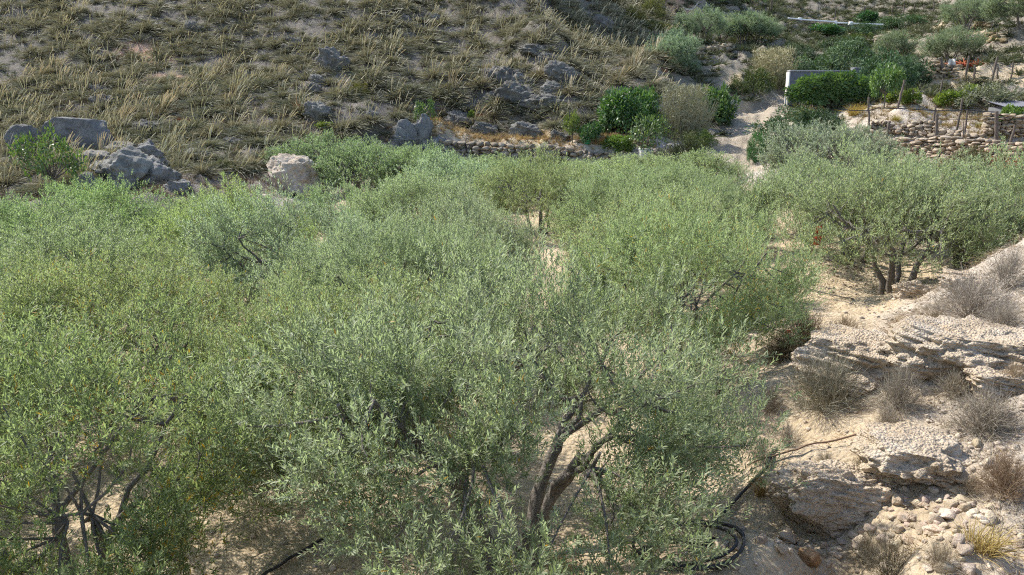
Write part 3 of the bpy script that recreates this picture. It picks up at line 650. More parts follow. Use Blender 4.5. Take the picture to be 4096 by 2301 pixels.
for a in [(405, 149, 26, 22, 'left part of the craggy grey outcrop at the wall end', 41), (420, 150, 26, 30, 'tall jagged rock of the craggy outcrop at the wall end', 42), (435, 152, 30, 15, 'right low part of the craggy outcrop beside the terrace wall', 43)]:
    rock(*a, GREY_ROCK, 5, rough=.24, fine=.08, strata=.12, cuts=9, col=(.92, .94, .96), dep=.8, lo=.45)
# broken earth bank under the white boulder
for a in [(365, 212, 30, 12, 'pale broken rock at the foot of the earth bank below the olives', 51), (335, 203, 32, 8, 'long pale crumbling ledge right of the white boulder', 52), (372, 205, 14, 9, 'small upright rock at the right end of the earth bank', 53)]:
    rock(*a, PALE_ROCK, 4, rough=.2, fine=.06, cuts=8, col=(.95, .9, .82))
# conglomerate ledges and boulders of the right foreground bank
for a in [(873, 380, 112, 44, 'broad pitted conglomerate slab in the right foreground, front one of two', 61, 1.0), (985, 374, 128, 50, 'broad pitted conglomerate slab at the right, behind the dry bush', 62, 1.1), (918, 297, 34, 18, 'pale rounded boulder at the foot of the open-stemmed olive', 63, .9), (975, 292, 42, 22, 'pale boulder ridge right of the open-stemmed olive', 64, 1.2),
          (850, 520, 150, 64, 'long conglomerate ledge with a steep shaded face beside the near olive', 65, .55), (935, 484, 110, 46, 'low end of the conglomerate ledge half buried in dry scrub', 66, 1.2), (1010, 395, 60, 26, 'pitted slab cut by the right picture edge', 67, 1.0), (905, 432, 18, 13, 'tan lump of stone right of the big grey dry bush', 68, .9)]:
    rock(a[0], a[1], a[2], a[3], a[4], a[5], CONG, 6, 'boulder', 'boulder', rough=.17, fine=.06, strata=.16, cuts=5, dep=a[6], sink=.38, planes=[(.1, 0, 1, .55), (-.3, -1, .2, .72)], col=(1, .97, .92))

# loose stones: a few shared shapes, many objects
SM = [rock_mesh('stone', PEBBLE, 300 + k, 3, cuts=15, rough=.07, fine=.03, lo=.48, hi=.78) for k in range(6)]
r = rs(4); ns = 0
def stones(n, cx, cy, sx, sy, lo, hi, label, group):
    global ns
    for i in range(n):
        a, b = r.normal(size=2) * .5; x, y = cx + a * sx, cy + b * sy
        if y > 580 or x > 1040: continue
        p = hit(x, y, 3, 40); s = r.uniform(lo, hi) if r.random() < .8 else hi * 1.35
        o = obj('stone', SM[int(r.integers(6))], (p[0], p[1], p[2] + s * .25), r.uniform(0, 6.3), (s * r.uniform(.9, 1.4), s * r.uniform(.8, 1.1), s * r.uniform(.6, .95)))
        g = r.uniform(.8, 1.12); tag(o, label, 'stone', group, color=(g, g * r.uniform(.93, 1), g * r.uniform(.85, .98)))
stones(90, 925, 505, 75, 60, .022, .055, 'pale loose stone in the heap on the right bank', 'stones heaped on the right bank')
stones(70, 820, 550, 130, 28, .022, .05, 'loose stone strewn below the shaded conglomerate ledge', 'stones strewn below the conglomerate ledge')
stones(45, 985, 545, 50, 45, .02, .05, 'small stone among dry grass in the bottom right corner', 'stones in the bottom right corner')
stones(40, 990, 410, 60, 60, .02, .045, 'stone lying between the pitted slabs at the right', 'stones between the pitted slabs')
stones(30, 845, 280, 60, 22, .03, .07, 'small stone on the sandy terrace before the open-stemmed olive', 'stones on the sandy terrace')
stones(12, 398, 540, 45, 22, .04, .09, 'stone on the bare soil left of the nearest olive trunk', 'stones left of the nearest trunk')
for (x, y, s, lab) in [(936, 528, .105, 'largest pale stone of the heap on the right bank'), (898, 505, .085, 'pointed pale stone at the left of the heap'), (785, 540, .11, 'brown block of stone at the foot of the shaded ledge'), (808, 563, .11, 'hollow orange brown stone in the tree shade'), (905, 485, .075, 'square pale stone at the top of the heap')]:
    p = hit(x, y); tag(obj('stone', SM[int(x) % 6], (p[0], p[1], p[2] + s * .5), x, (s, s * .9, s * .85)), lab, 'stone', color=(.75, .55, .38) if x == 808 else (1, .96, .9))

# gravel: nobody could count it
def gravel(n, name, label, sampler, lo, hi, seed):
    r = rs(seed); V0, F0 = ico(1); P = sampler(r, n); Z = height(P); n = len(P)
    s = r.uniform(lo, hi, n) * r.choice([1, 1, 1, 1.8], n); a = r.uniform(0, 6.28, n)
    v = V0[None] * (1 + r.normal(size=(n, len(V0), 1)) * .16) * s[:, None, None] * np.stack([r.uniform(.8, 1.4, n), r.uniform(.7, 1.1, n), r.uniform(.45, .8, n)], 1)[:, None]
    c, sn = np.cos(a)[:, None], np.sin(a)[:, None]
    v = np.stack([v[..., 0] * c - v[..., 1] * sn + P[:, :1], v[..., 0] * sn + v[..., 1] * c + P[:, 1:2], v[..., 2] + (Z + s * .2)[:, None]], -1)
    F = (np.arange(n)[:, None, None] * len(V0) + F0[None]).reshape(-1, 3)
    o = obj(name, mesh(name, v.reshape(-1, 3), [F], [PEBBLE], tint=np.repeat(r.uniform(.0, .9, n), len(V0)))); tag(o, label, 'gravel', kind='stuff')
def bank_pts(r, n):
    P = np.stack([r.uniform(1.2, 13, n), r.uniform(3.6, 15, n)], 1); u = r.random(n)
    return P[(floor_mask(P) < .5) & (u < np.clip(1.3 - P[:, 1] / 14, .25, 1))]
def terr_pts(r, n):
    P = np.stack([r.uniform(-6, 13, n), r.uniform(4.5, 24, n)], 1); return P[(P[:, 0] > 5.5) | (P[:, 1] < 9)]
gravel(32000, 'gravel', 'pale gravel scattered over the right foreground bank', bank_pts, .006, .022, 8)
gravel(5000, 'gravel', 'small gravel on the sandy soil under the olives', terr_pts, .010, .028, 9)

# ------------------------------------------------------------------ dry-stone walls
def _wst(k):
    r = rs(900 + k); V = ico(2)[0].copy(); V = np.sign(V) * np.abs(V) ** .8
    for n in nrm(r.normal(size=(7, 3)) * [1, .8, 1]): V -= np.maximum(0, V @ n - r.uniform(.5, .8))[:, None] * n
    V += nrm(V) * (noise(V * 2.3 + k * 7, 3) * .13)[:, None]; V /= np.abs(V).max(0)
    return V
WST = [_wst(k) for k in range(14)]
def dry_wall(A, B, h0, h1, label, seed, cat='stone wall', size=(.34, .17), mat=WALLSTONE, thick=.3, lean=.12, wob=.15, col=(1, 1, 1), h_mid=None, name='dry_stone_wall'):
    A, B = np.asarray(A, float), np.asarray(B, float); r = rs(seed); L = np.linalg.norm((B - A)[:2]); d = (B - A) / L; nf = np.array([d[1], -d[0], 0])
    if nf[1] > 0: nf = -nf
    F0 = ico(2)[1]; mb = MB(); ang = math.atan2(d[1], d[0]); z = 0.0; H = max(h0, h1, h_mid or 0)
    R = np.array([[math.cos(ang), -math.sin(ang), 0], [math.sin(ang), math.cos(ang), 0], [0, 0, 1]])
    while z < H:
        hz = size[1] * r.uniform(.6, 1.35); x = -r.uniform(0, .3)
        while x < L:
            lx = size[0] * r.uniform(.45, 1.5); t = np.clip((x + lx / 2) / L, 0, 1)
            top = (h0 * (1 - t) + h1 * t) if h_mid is None else np.interp(t, [0, .5, 1], [h0, h_mid, h1])
            top += wob * noise(np.array([[x * .9 + seed, 3.3]]), seed)[0]
            if z + hz * .6 < top:
                v = WST[int(r.integers(14))] * np.array([lx * .56 * r.choice([-1, 1]), thick * r.uniform(.8, 1.15), hz * .60])
                a = r.normal() * .16; v = v @ np.array([[math.cos(a), 0, -math.sin(a)], [0, 1, 0], [math.sin(a), 0, math.cos(a)]])
                c = A + (B - A) * t + [0, 0, z + hz / 2 + noise(np.array([[x * .8, z]]), seed + 3)[0] * .05] - nf * (z * lean) + nf * r.normal() * .07 + [0, 0, r.normal() * .025]
                mb.add(v @ R.T + c, F0, r.uniform(0, 1))
            x += lx * .98
        z += hz * .92
    o = obj(name, mb.build(name, [mat])); tag(o, label, cat, color=col); return o
hgt = 1.3
dry_wall(WA - [.3, .12, hgt], WB - [-.2, .12, hgt], hgt + .08, hgt + .05, 'long dark dry-stone terrace wall behind the grove, below the dry grass strip', 1, size=(.42, .2), col=(.82, .82, .82))
def dwall(p0, p1, h0, h1, label, seed, **kw):
    A, B = hit(*p0), hit(*p1); s0 = A[1] / FPX; s1 = B[1] / FPX
    return dry_wall(A, B, h0 * s0, h1 * s1, label, seed, **kw)
dwall((862, 158), (1040, 163), 16, 20, 'lowest dry-stone wall of the vineyard terraces, behind the right olives', 2, size=(.27, .145), h_mid=.95, col=(1.1, 1.05, 1))
dwall((984, 136), (1040, 137), 20, 24, 'upper dry-stone wall at the right edge under the yellow-green vine', 3, size=(.28, .15), col=(1.1, 1.05, .98))
dwall((870, 134), (985, 137), 8, 12, 'collapsed rubble wall below the long dark hose', 4, size=(.3, .15), wob=.45, lean=.7, h_mid=.62, col=(1.05, 1, .95))
dwall((1000, 208), (1050, 212), 24, 30, 'pale rubble wall at the right edge behind the olives', 5, size=(.28, .15), mat=PEBBLE, lean=.35)
dwall((929, 80), (955, 80.5), 17, 15, 'short neat dry-stone wall left of the orange netting', 6, size=(.5, .24), col=(1.1, 1.02, .88))
dwall((962, 20), (1002, 12), 13, 12, 'ruined stone wall near the top right corner', 7, size=(.7, .34), wob=.5, col=(1.05, .92, .72))
dwall((975, 29), (990, 30), 9, 6, 'small stump of ruined wall below the top right ruin', 8, size=(.6, .3), wob=.4, col=(1.05, .95, .75))
dwall((985, 43), (1006, 44), 9, 8, 'collapsed terrace wall right of the pale earth cliff', 9, size=(.6, .3), wob=.5, col=(1.0, .9, .7))
dwall((952, 46), (966, 47), 6, 4, 'patch of dry stone facing on the pale earth cliff', 10, size=(.5, .26), wob=.3, col=(1, .92, .75))
dwall((876, 43), (888, 42), 6, 6, 'grey stone facing at the left end of the pale earth cliff', 11, size=(.6, .3), wob=.3)
dwall((660, 89), (674, 89), 7, 7, 'small dry-stone retaining wall left of the sandy bluff', 12, size=(.45, .22), col=(.95, .9, .8))
dwall((687, 57), (733, 50), 6, 5, 'broken dry-stone wall above the sandy bluff', 13, size=(.5, .25), wob=.4, col=(.95, .93, .85))
dwall((637, 168), (662, 163), 6, 4, 'low pale kerb of stones beside the white concrete block', 14, size=(.4, .16))

# ------------------------------------------------------------------ shrubs, trees, reeds
def blob_leaves(seed, ncl, nl, rad, lL, lW, z0=.05, zc=.35, zt=.92, lump=.3, hexa=False, mat=BROAD, spread=.5, tw=True, R=.86):
    r = rs(seed); cl = crown_clusters(r, ncl, R, z0, zc, zt, lump); mb = MB(); n = ncl * nl; C = np.repeat(cl, nl, 0)
    off = nrm(r.normal(size=(n, 3))) * rad * r.uniform(.3, 1, (n, 1)) ** .5; B = C + off; out = nrm(B - [0, 0, zc * .5])
    D = nrm(nrm(off) * .6 + out * .5 + r.normal(size=(n, 3)) * spread); N = nrm(out * .6 + [0, 0, .8] + r.normal(size=(n, 3)) * .4)
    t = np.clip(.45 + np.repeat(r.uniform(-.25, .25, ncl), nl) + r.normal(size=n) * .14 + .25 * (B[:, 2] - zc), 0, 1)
    add_leaves(mb, B, D, N, lL * r.uniform(.7, 1.25, n), lW * r.uniform(.8, 1.2, n), t, 0, hexa)
    return mb, cl
def bush_mesh(name, **kw):
    m = kw.get('mat', BROAD); mb, cl = blob_leaves(**kw); r = rs(kw['seed'] + 1)
    for c in cl[::2]: add_tube(mb, curve(np.array([0, 0, -.05]) + r.normal(size=3) * [.05, .05, 0], c, c * [.4, .4, .55], 5), np.linspace(.022, .006, 5), 4, 1)
    return mb.build(name, [m, PTWIG])
def tree_meshes(seed, trunk_h, R, zt, ncl, nl, rad, lL, lW, r0=.06, nst=1, mat=BROAD, lump=.3):
    """unit-free small tree: trunk with limbs, leafy crown"""
    r = rs(seed); zc = (trunk_h + zt) / 2; cl = crown_clusters(r, ncl, R * .86, trunk_h, zc, zt * .95, lump); wb = MB(); top = np.array([0, 0, trunk_h * .95])
    add_tube(wb, curve([0, 0, -.1], top, [r.normal() * .05, r.normal() * .05, trunk_h * .5], 6, r, .01), np.linspace(r0, r0 * .7, 6), 7, 0, .2)
    for c in cl[::2]: add_tube(wb, curve(top - [0, 0, r.uniform(0, .2) * trunk_h], c, (top + c) / 2 + r.normal(size=3) * .06, 5), np.linspace(r0 * .5, r0 * .1, 5), 5)
    mb = MB(); n = ncl * nl; C = np.repeat(cl, nl, 0); off = nrm(r.normal(size=(n, 3))) * rad * r.uniform(.3, 1, (n, 1)) ** .5; B = C + off; out = nrm(B - [0, 0, zc])
    t = np.clip(.5 + np.repeat(r.uniform(-.25, .25, ncl), nl) + r.normal(size=n) * .14, 0, 1)
    add_leaves(mb, B, nrm(nrm(off) * .5 + out * .5 + r.normal(size=(n, 3)) * .5), nrm(out * .6 + [0, 0, .8] + r.normal(size=(n, 3)) * .4), lL * r.uniform(.7, 1.25, n), lW * r.uniform(.8, 1.2, n), t)
    return wb.build('trunk', [BARK], True), mb.build('crown', [mat])
def place(px, py, wpx, hpx):
    p = hit(px, py); s = math.hypot(p[1], p[2] - CAM_Z) / FPX; return p, wpx * s / 2, hpx * s
def bush(px, py, wpx, hpx, me, label, cat='shrub', col=(1, 1, 1), rz=0.0, name='shrub', group=None, dep=1.0):
    p, sx, sz = place(px, py, wpx, hpx)
    return tag(obj(name, me, (p[0], p[1] + sx * .45 * dep, gz(p[0], p[1] + sx * .45 * dep) * .5 + p[2] * .5), rz, (sx, sx * dep, sz)), label, cat, group, color=col)
def tree(px, py, wpx, hpx, tm, label, cat='tree', col=(1, 1, 1), rz=0.0, name='tree'):
    p, sx, sz = place(px, py, wpx, hpx); e = tag(empty(name, tuple(p), rz, (sx, sx, sz)), label, cat)
    obj('trunk', tm[0], parent=e); c = obj('crown', tm[1], parent=e); c.color = (*col, 1); return e
BIG = [bush_mesh('leafy_bush', seed=500 + k, ncl=46, nl=75, rad=.22, lL=.13, lW=.075) for k in range(3)]
FINE = [bush_mesh('fine_bush', seed=510 + k, ncl=50, nl=95, rad=.2, lL=.10, lW=.03, mat=SCRUBL, spread=.7) for k in range(3)]
T_CIT = tree_meshes(520, .28, 1.0, 1.0, 36, 80, .24, .15, .07, .07)
T_SAP = tree_meshes(521, .42, 1.0, 1.0, 22, 55, .24, .16, .075, .07)
T_ALM = tree_meshes(522, .30, 1.0, 1.0, 40, 34, .17, .10, .05, .045, lump=.75)
T_FIG = tree_meshes(523, .12, 1.0, 1.0, 26, 26, .22, .15, .10, .05, lump=.7)
tree(627, 136, 62, 42, (T_FIG[0], BIG[0].copy()) if False else tree_meshes(524, .10, 1.0, 1.0, 64, 95, .23, .11, .055, .07, lump=.3), 'large round dark green citrus tree beside the whitewashed tank', 'citrus tree', (.85, 1.0, .95), name='citrus_tree')
tree(645, 112, 34, 18, T_CIT, 'bright yellow-green crown behind the large dark citrus tree', 'citrus tree', (1.5, 1.35, .9), name='citrus_tree')
tree(572, 144, 17, 27, T_SAP, 'slender yellow-green sapling with a pale trunk above the terrace wall', 'sapling', (1.75, 1.35, 1.0), name='sapling')
tree(593, 146, 25, 20, T_CIT, 'small round dark green citrus tree above the terrace wall', 'citrus tree', (.75, .9, .9), 1.0, name='citrus_tree')
tree(55, 196, 60, 58, T_ALM, 'small bright green almond tree standing before the largest grey boulder', 'almond tree', (1.25, 1.2, 1.0), name='almond_tree')
tree(424, 124, 20, 23, T_FIG, 'small green fig sapling on the slope above the craggy outcrop', 'fig tree', (1.1, 1.1, 1.15), name='fig_tree')
tree(645, 156, 46, 36, tree_meshes(525, .2, 1.0, 1.0, 40, 28, .26, .12, .05, .05, lump=.5), 'sparse grey-green tree above the white concrete block', 'small tree', (1.0, .95, 1.0), name='small_tree')
tree(884, 108, 28, 35, tree_meshes(526, .45, 1.0, 1.0, 40, 60, .24, .14, .06, .05, lump=.4), 'light green slim tree right of the vine-covered wall', 'small tree', (1.2, 1.25, 1.1), name='small_tree')
for a in [
    (617, 158, 34, 16, BIG[1], 'bright green low bush at the right end of the terrace wall', (1.4, 1.35, .9)),
    (472, 121, 9, 9, BIG[2], 'tiny yellow-green bush on the slope above the terrace wall', (1.9, 1.5, 1.0)), (326, 132, 22, 7, BIG[0], 'low yellow-green patch of leaves above the back olives', (1.9, 1.5, .8)),
    (712, 128, 48, 36, BIG[0], 'bright leafy fig bush beside the cane thicket', (1.0, 1.05, .95)), (716, 106, 32, 14, BIG[1], 'dark green fig bush behind the leafy fig bush', (.7, .9, .9)), (690, 165, 40, 30, FINE[0], 'olive-green rounded shrub on the bank left of the track', (.75, .85, .6)), (703, 150, 30, 16, FINE[1], 'grass-green soft shrub between canes and track', (1.0, 1.35, .6)),
    (668, 168, 36, 18, FINE[2], 'grey dry shrub right of the white concrete block', (1.9, 1.75, 1.9)), (755, 100, 46, 24, FINE[1], 'wide dark green broom shrub at the bend of the track', (.75, .95, .45)), (741, 99, 24, 12, FINE[2], 'small dark shrub left of the broom at the track bend', (.7, .85, .5)),
    (757, 165, 22, 30, FINE[0], 'bright green feathery fennel bush right of the track', (.55, 1.25, .62)), (800, 150, 86, 34, FINE[1], 'wide blue-green shrub along the right side of the track', (.62, .98, .82)), (826, 140, 50, 26, FINE[2], 'blue-green shrub behind the wide one by the track', (.68, 1.0, .85)),
    (816, 86, 62, 26, FINE[0], 'left pale green shrub of the tall hedge behind the concrete wall', (.75, 1.15, .95)), (850, 84, 66, 32, FINE[1], 'middle pale green shrub of the tall hedge behind the concrete wall', (.8, 1.2, 1.0)), (892, 92, 72, 40, FINE[2], 'tallest dark green shrub of the hedge, right of the concrete wall', (.6, 1.0, .85)), (915, 88, 44, 28, FINE[0], 'right end shrub of the tall hedge above the vines', (.62, 1.0, .85)),
    (800, 62, 50, 16, FINE[1], 'grey-green shrub in the hollow below the far stone walls', (.7, .95, .9)), (848, 62, 60, 18, FINE[2], 'blue-green shrub in front of the pale earth cliff', (.65, .95, .85)),
    (858, 50, 40, 14, FINE[0], 'yellow-green juniper shrub below the far stone walls', (.75, .98, .45)), (825, 36, 36, 10, BIG[0], 'fresh green bush line at the foot of the far stone wall', (.75, 1.0, 1.0)), (862, 36, 46, 12, FINE[1], 'deep green bushes below the far wall gate', (.55, 1.0, .75)), (905, 31, 60, 14, FINE[2], 'green bushes right of the far white-topped wall', (.65, 1.05, .8)), (869, 24, 22, 12, BIG[1], 'round dark green bush above the far white-topped wall', (.55, .8, .85)),
    (1000, 110, 70, 26, FINE[0], 'silvery grey saltbush beside the grey shed', (1.5, 1.55, 1.7)), (993, 93, 40, 13, FINE[1], 'dark olive shrub above the silvery saltbush', (.55, .62, .5)), (945, 95, 28, 12, FINE[2], 'grey-green low shrub between the two vine rows', (.8, .8, .65)), (975, 92, 34, 13, FINE[1], 'purple-grey dry shrub above the right vines', (1.1, .95, 1.0)),
    (975, 178, 52, 27, FINE[2], 'grey brown dead bush at the foot of the lowest vineyard wall', (1.0, .9, .75)), (651, 22, 30, 20, FINE[0], 'tall broom bush on the skyline of the hill shoulder', (1.3, 1.3, .7)), (635, 24, 24, 14, FINE[1], 'yellowish broom bush left of the tall broom', (1.3, 1.25, .55)), (655, 34, 28, 12, FINE[2], 'green broom below the tall broom bush', (1.1, 1.15, .55)), (670, 40, 20, 12, FINE[2], 'yellow-green broom left of the olive row', (1.15, 1.15, .5)),
    (356, 98, 26, 14, FINE[0], 'yellowish broom bush among the hill tussocks', (1.25, 1.15, .5)), (436, 4, 16, 8, FINE[1], 'yellow-green broom at the top edge of the hill', (1.3, 1.25, .5)), (222, 170, 20, 10, FINE[1], 'low green shrub above the left back olives', (1.1, 1.15, .7))]:
    bush(a[0], a[1], a[2], a[3], a[4], a[5], 'shrub', a[6], (a[0] * 1.7) % 6.28)
VINE = [bush_mesh('vine_leaves', seed=530 + k, ncl=55, nl=60, rad=.2, lL=.11, lW=.10, lump=.35, zc=.4) for k in range(2)]
bush(836, 108, 92, 33, bush_mesh('climbing_vine', seed=540, ncl=130, nl=80, rad=.15, lL=.085, lW=.06, zc=.5, zt=.95, lump=.16, R=.9), 'thick dark green climbing vine covering the grey concrete wall', 'climbing vine', (1.0, 1.05, .9), 0, 'climbing_vine', dep=.32)
for a in [(893, 103, 20, 12, 0, 'yellow-green grapevine at the left end of the upper row', (2.0, 1.6, .9)), (913, 105, 26, 14, 1, 'yellow-green grapevine with raised shoots, second in the upper row', (2.0, 1.6, .9)), (952, 107, 34, 14, 0, 'yellow-green grapevine left of the leaning middle stake', (1.9, 1.55, .85)), (972, 105, 30, 17, 1, 'yellow-green grapevine with a tall shoot beside the silvery saltbush', (1.95, 1.6, .9)), (1014, 128, 28, 20, 0, 'bright green grapevine hanging over the upper dry-stone wall', (1.5, 1.45, .9))]:
    bush(a[0], a[1], a[2], a[3], VINE[a[4]], a[5], 'grapevine', a[6], a[0], 'grapevine', dep=.7)

def strand_clump(name, mats, seed, n, e0, e1, L0, L1, wdt, br, bendz, tg, segs=3, lean=(0, 0, 0), wob=.0, tip=.3):
    r = rs(seed); a = r.uniform(0, 6.28, n); e = np.radians(r.uniform(e0, e1, n)); D = np.stack([np.cos(a) * np.sin(e), np.sin(a) * np.sin(e), np.cos(e)], 1)
    rad = np.sqrt(r.random(n)) * br; ba = r.uniform(0, 6.28, n); B = np.stack([np.cos(ba) * rad, np.sin(ba) * rad, np.full(n, -.04)], 1); mb = MB()
    add_strands(mb, B, nrm(D + B * .6), r.uniform(L0, L1, n), wdt, D * [.3, .3, 0] + [0, 0, bendz] + np.array(lean) + r.normal(size=(n, 3)) * .06, segs, r.uniform(0, .3, n), tg, 0, seed, tip, wob)
    return mb, r, B, D
def dry_bush(seed, n=120, sub=12, wdt=.012):
    mb, r, B, D = strand_clump('dry_shrub', [TWIG], seed, n, 5, 88, .35, 1.12, wdt, .16, .05, (.1, .35), 4, wob=.025)
    for k in range(sub):
        t = r.uniform(.3, .95, n)[:, None]; P = B + D * t * .85 + r.normal(size=(n, 3)) * .02
        add_strands(mb, P, nrm(D + r.normal(size=(n, 3)) * .55 + [0, 0, .15]), r.uniform(.16, .42, n), wdt * .6, r.normal(size=(n, 3)) * .15, 2, r.uniform(.2, .75, n), (0, .2), 0, seed + k, .5)
    return mb.build('dry_shrub', [TWIG])
DRY = [dry_bush(600 + k) for k in range(4)]
DRYD = [dry_bush(610 + k, 210, 14, .010) for k in range(2)]
r = rs(31)
for a in [
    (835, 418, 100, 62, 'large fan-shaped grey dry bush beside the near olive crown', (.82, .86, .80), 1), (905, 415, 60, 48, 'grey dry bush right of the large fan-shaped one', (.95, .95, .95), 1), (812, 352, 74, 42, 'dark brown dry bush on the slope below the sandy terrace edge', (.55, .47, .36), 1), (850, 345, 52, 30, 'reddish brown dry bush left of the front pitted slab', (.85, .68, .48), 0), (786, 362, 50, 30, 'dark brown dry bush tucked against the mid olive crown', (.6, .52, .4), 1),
    (985, 318, 96, 48, 'wide pale grey dry bush below the right picture-edge olive', (1.15, 1.12, 1.15), 1), (1015, 290, 60, 44, 'pale grey dry bush at the right edge beneath the olive', (1.1, 1.08, 1.1), 0), (944, 326, 56, 28, 'pale dry bush right of the boulder under the open-stemmed olive', (1.1, 1.02, .92), 0), (905, 338, 48, 22, 'straw coloured dry bush above the front pitted slab', (1.3, 1.08, .8), 0), (1012, 330, 50, 28, 'grey dry bush above the rear pitted slab at the edge', (1.05, 1.02, 1.02), 1),
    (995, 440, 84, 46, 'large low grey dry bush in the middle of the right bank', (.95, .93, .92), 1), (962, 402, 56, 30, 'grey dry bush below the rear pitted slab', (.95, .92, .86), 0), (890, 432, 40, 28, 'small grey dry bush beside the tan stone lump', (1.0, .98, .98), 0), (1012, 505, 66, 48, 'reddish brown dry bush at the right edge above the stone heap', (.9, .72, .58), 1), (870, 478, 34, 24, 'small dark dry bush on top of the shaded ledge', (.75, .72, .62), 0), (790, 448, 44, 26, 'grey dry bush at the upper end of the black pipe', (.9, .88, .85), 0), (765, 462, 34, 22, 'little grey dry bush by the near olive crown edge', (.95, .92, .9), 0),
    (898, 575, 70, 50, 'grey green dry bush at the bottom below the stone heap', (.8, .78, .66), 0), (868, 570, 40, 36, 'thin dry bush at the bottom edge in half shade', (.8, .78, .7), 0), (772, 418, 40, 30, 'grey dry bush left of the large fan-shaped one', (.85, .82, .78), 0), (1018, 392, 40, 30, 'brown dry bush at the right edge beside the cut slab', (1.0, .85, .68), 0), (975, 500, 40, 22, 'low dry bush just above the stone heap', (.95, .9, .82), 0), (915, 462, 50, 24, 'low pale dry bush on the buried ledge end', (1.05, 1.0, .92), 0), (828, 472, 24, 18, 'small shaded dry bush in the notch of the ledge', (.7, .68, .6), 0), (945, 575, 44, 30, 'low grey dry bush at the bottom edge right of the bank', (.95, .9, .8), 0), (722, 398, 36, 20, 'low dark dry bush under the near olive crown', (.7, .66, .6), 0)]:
    bush(a[0], a[1], a[2], a[3], (DRYD if a[6] else DRY)[int(r.integers(2))], a[4], 'dry shrub', a[5], a[0], 'dry_shrub')
# canes and yellow grass clumps
mb, _, _, _ = strand_clump('cane_thicket', [REED], 700, 520, 0, 16, .6, 1.05, .018, .95, .02, (0, .6), 3, (.10, 0, -.05)); rb = rs(701)
n = 2600; Pc = np.stack([rb.uniform(-1, 1, n), rb.uniform(-1, 1, n), rb.uniform(.15, 1.0, n)], 1); Pc = Pc[np.hypot(Pc[:, 0], Pc[:, 1]) < 1]
add_strands(mb, Pc, nrm(rb.normal(size=(len(Pc), 3)) * [.6, .6, .3] + [.3, 0, .6]), .22, .028, np.tile([.1, 0, -.4], (len(Pc), 1)), 2, rb.uniform(.1, .7, len(Pc)), (0, .3))
CANE_M = mb.build('cane_thicket', [REED])
bush(684, 140, 46, 48, CANE_M, 'tall grey cane thicket beside the whitewashed tank', 'reeds', (.82, .84, .80), 0, 'cane_thicket', dep=.7)
bush(773, 88, 44, 34, CANE_M, 'tall straw-coloured cane thicket left of the concrete wall', 'reeds', (1.05, 1.02, .85), 2, 'cane_thicket', dep=.7)
CL = [strand_clump('grass_clump', [STRAW], 710 + k, 260, 3, 60, .6, 1.05, .02, .35, -.25, (0, .6), 3, (.15, 0, 0))[0].build('grass_clump', [STRAW]) for k in range(3)]
for a in [(859, 116, 34, 17, 'large golden dry grass clump below the vine-covered wall', (.95, .92, .38)), (812, 116, 32, 13, 'green-yellow grass clump at the left corner of the vine', (.62, .74, .26)), (897, 122, 14, 10, 'small yellow grass tuft above the rubble wall', (.85, .95, .25)), (980, 128, 12, 9, 'small green tuft on the rubble below the vines', (.6, .75, .35)),
          (612, 146, 40, 12, 'rusty dry grass clump between the two citrus trees', (1.0, .72, .5)), (598, 150, 30, 8, 'low straw clump under the round citrus tree', (1.0, .85, .62)), (992, 562, 70, 46, 'straw-coloured grass clump in the bottom right corner', (.95, .93, .6)), (940, 360, 26, 24, 'golden grass clump between the two pitted slabs', (.95, .85, .6)), (560, 580, 40, 30, 'rusty dry grass at the foot of the nearest olive', (.75, .55, .38)), (763, 500, 26, 34, 'dry yellow grass at the corner of the conglomerate ledge', (.9, .82, .6)), (665, 118, 18, 12, 'dry reddish grass below the whitewashed tank', (.9, .72, .5))]:
    bush(a[0], a[1], a[2], a[3], CL[a[0] % 3], a[4], 'grass clump', a[5], a[0], 'grass_clump')

# small ground cover: stuff
def cover(n, sampler, name, label, mat, L, W, per, seed, tg, col=(1, 1, 1), e=(10, 75), rad=.12, bz=-.2):
    r = rs(seed); P = sampler(r, n); Z = height(P); n = len(P); m = n * per; C = np.repeat(np.column_stack([P, Z - .02]), per, 0); a = r.uniform(0, 6.28, m); el = np.radians(r.uniform(*e, m))
    D = np.stack([np.cos(a) * np.sin(el), np.sin(a) * np.sin(el), np.cos(el)], 1); sc = np.repeat(r.uniform(.5, 1.3, n), per)
    mb = MB(); add_strands(mb, C + D * [rad, rad, 0] * r.uniform(0, 1, (m, 1)), D, sc * r.uniform(.5, 1.1, m) * L, W, D * [.3, .3, 0] + [0, 0, bz] + r.normal(size=(m, 3)) * .1, 2, np.repeat(r.uniform(0, .6, n), per), tg, 0, seed)
    tag(obj(name, mb.build(name, [mat])), label, 'grass' if 'grass' in name else 'scrub', kind='stuff', color=col)
cover(6500, lambda r, n: bank_pts(r, n * 2), 'dry_grass', 'thin dry grass and twigs over the right bank', TWIG, .17, .005, 14, 801, (.0, .5), (1.05, .97, .84), (20, 88))
cover(9000, terr_pts, 'dry_grass', 'straw litter on the sandy soil under the olives', STRAW, .08, .006, 10, 802, (-.3, .3), (.72, .62, .48), (55, 95), .2, 0)
def straw_pts(r, n):
    P = np.stack([r.uniform(-6, 8, n), r.uniform(43, 49, n)], 1); yw = np.interp(P[:, 0], [WA[0], WB[0]], [WA[1], WB[1]]); return P[(P[:, 1] > yw + .2) & (P[:, 1] < yw + 2.6)]
cover(900, straw_pts, 'dry_grass', 'yellow dry grass strip on top of the terrace wall', STRAW, .38, .02, 26, 803, (0, .5), (1.0, .92, .72), (3, 50))
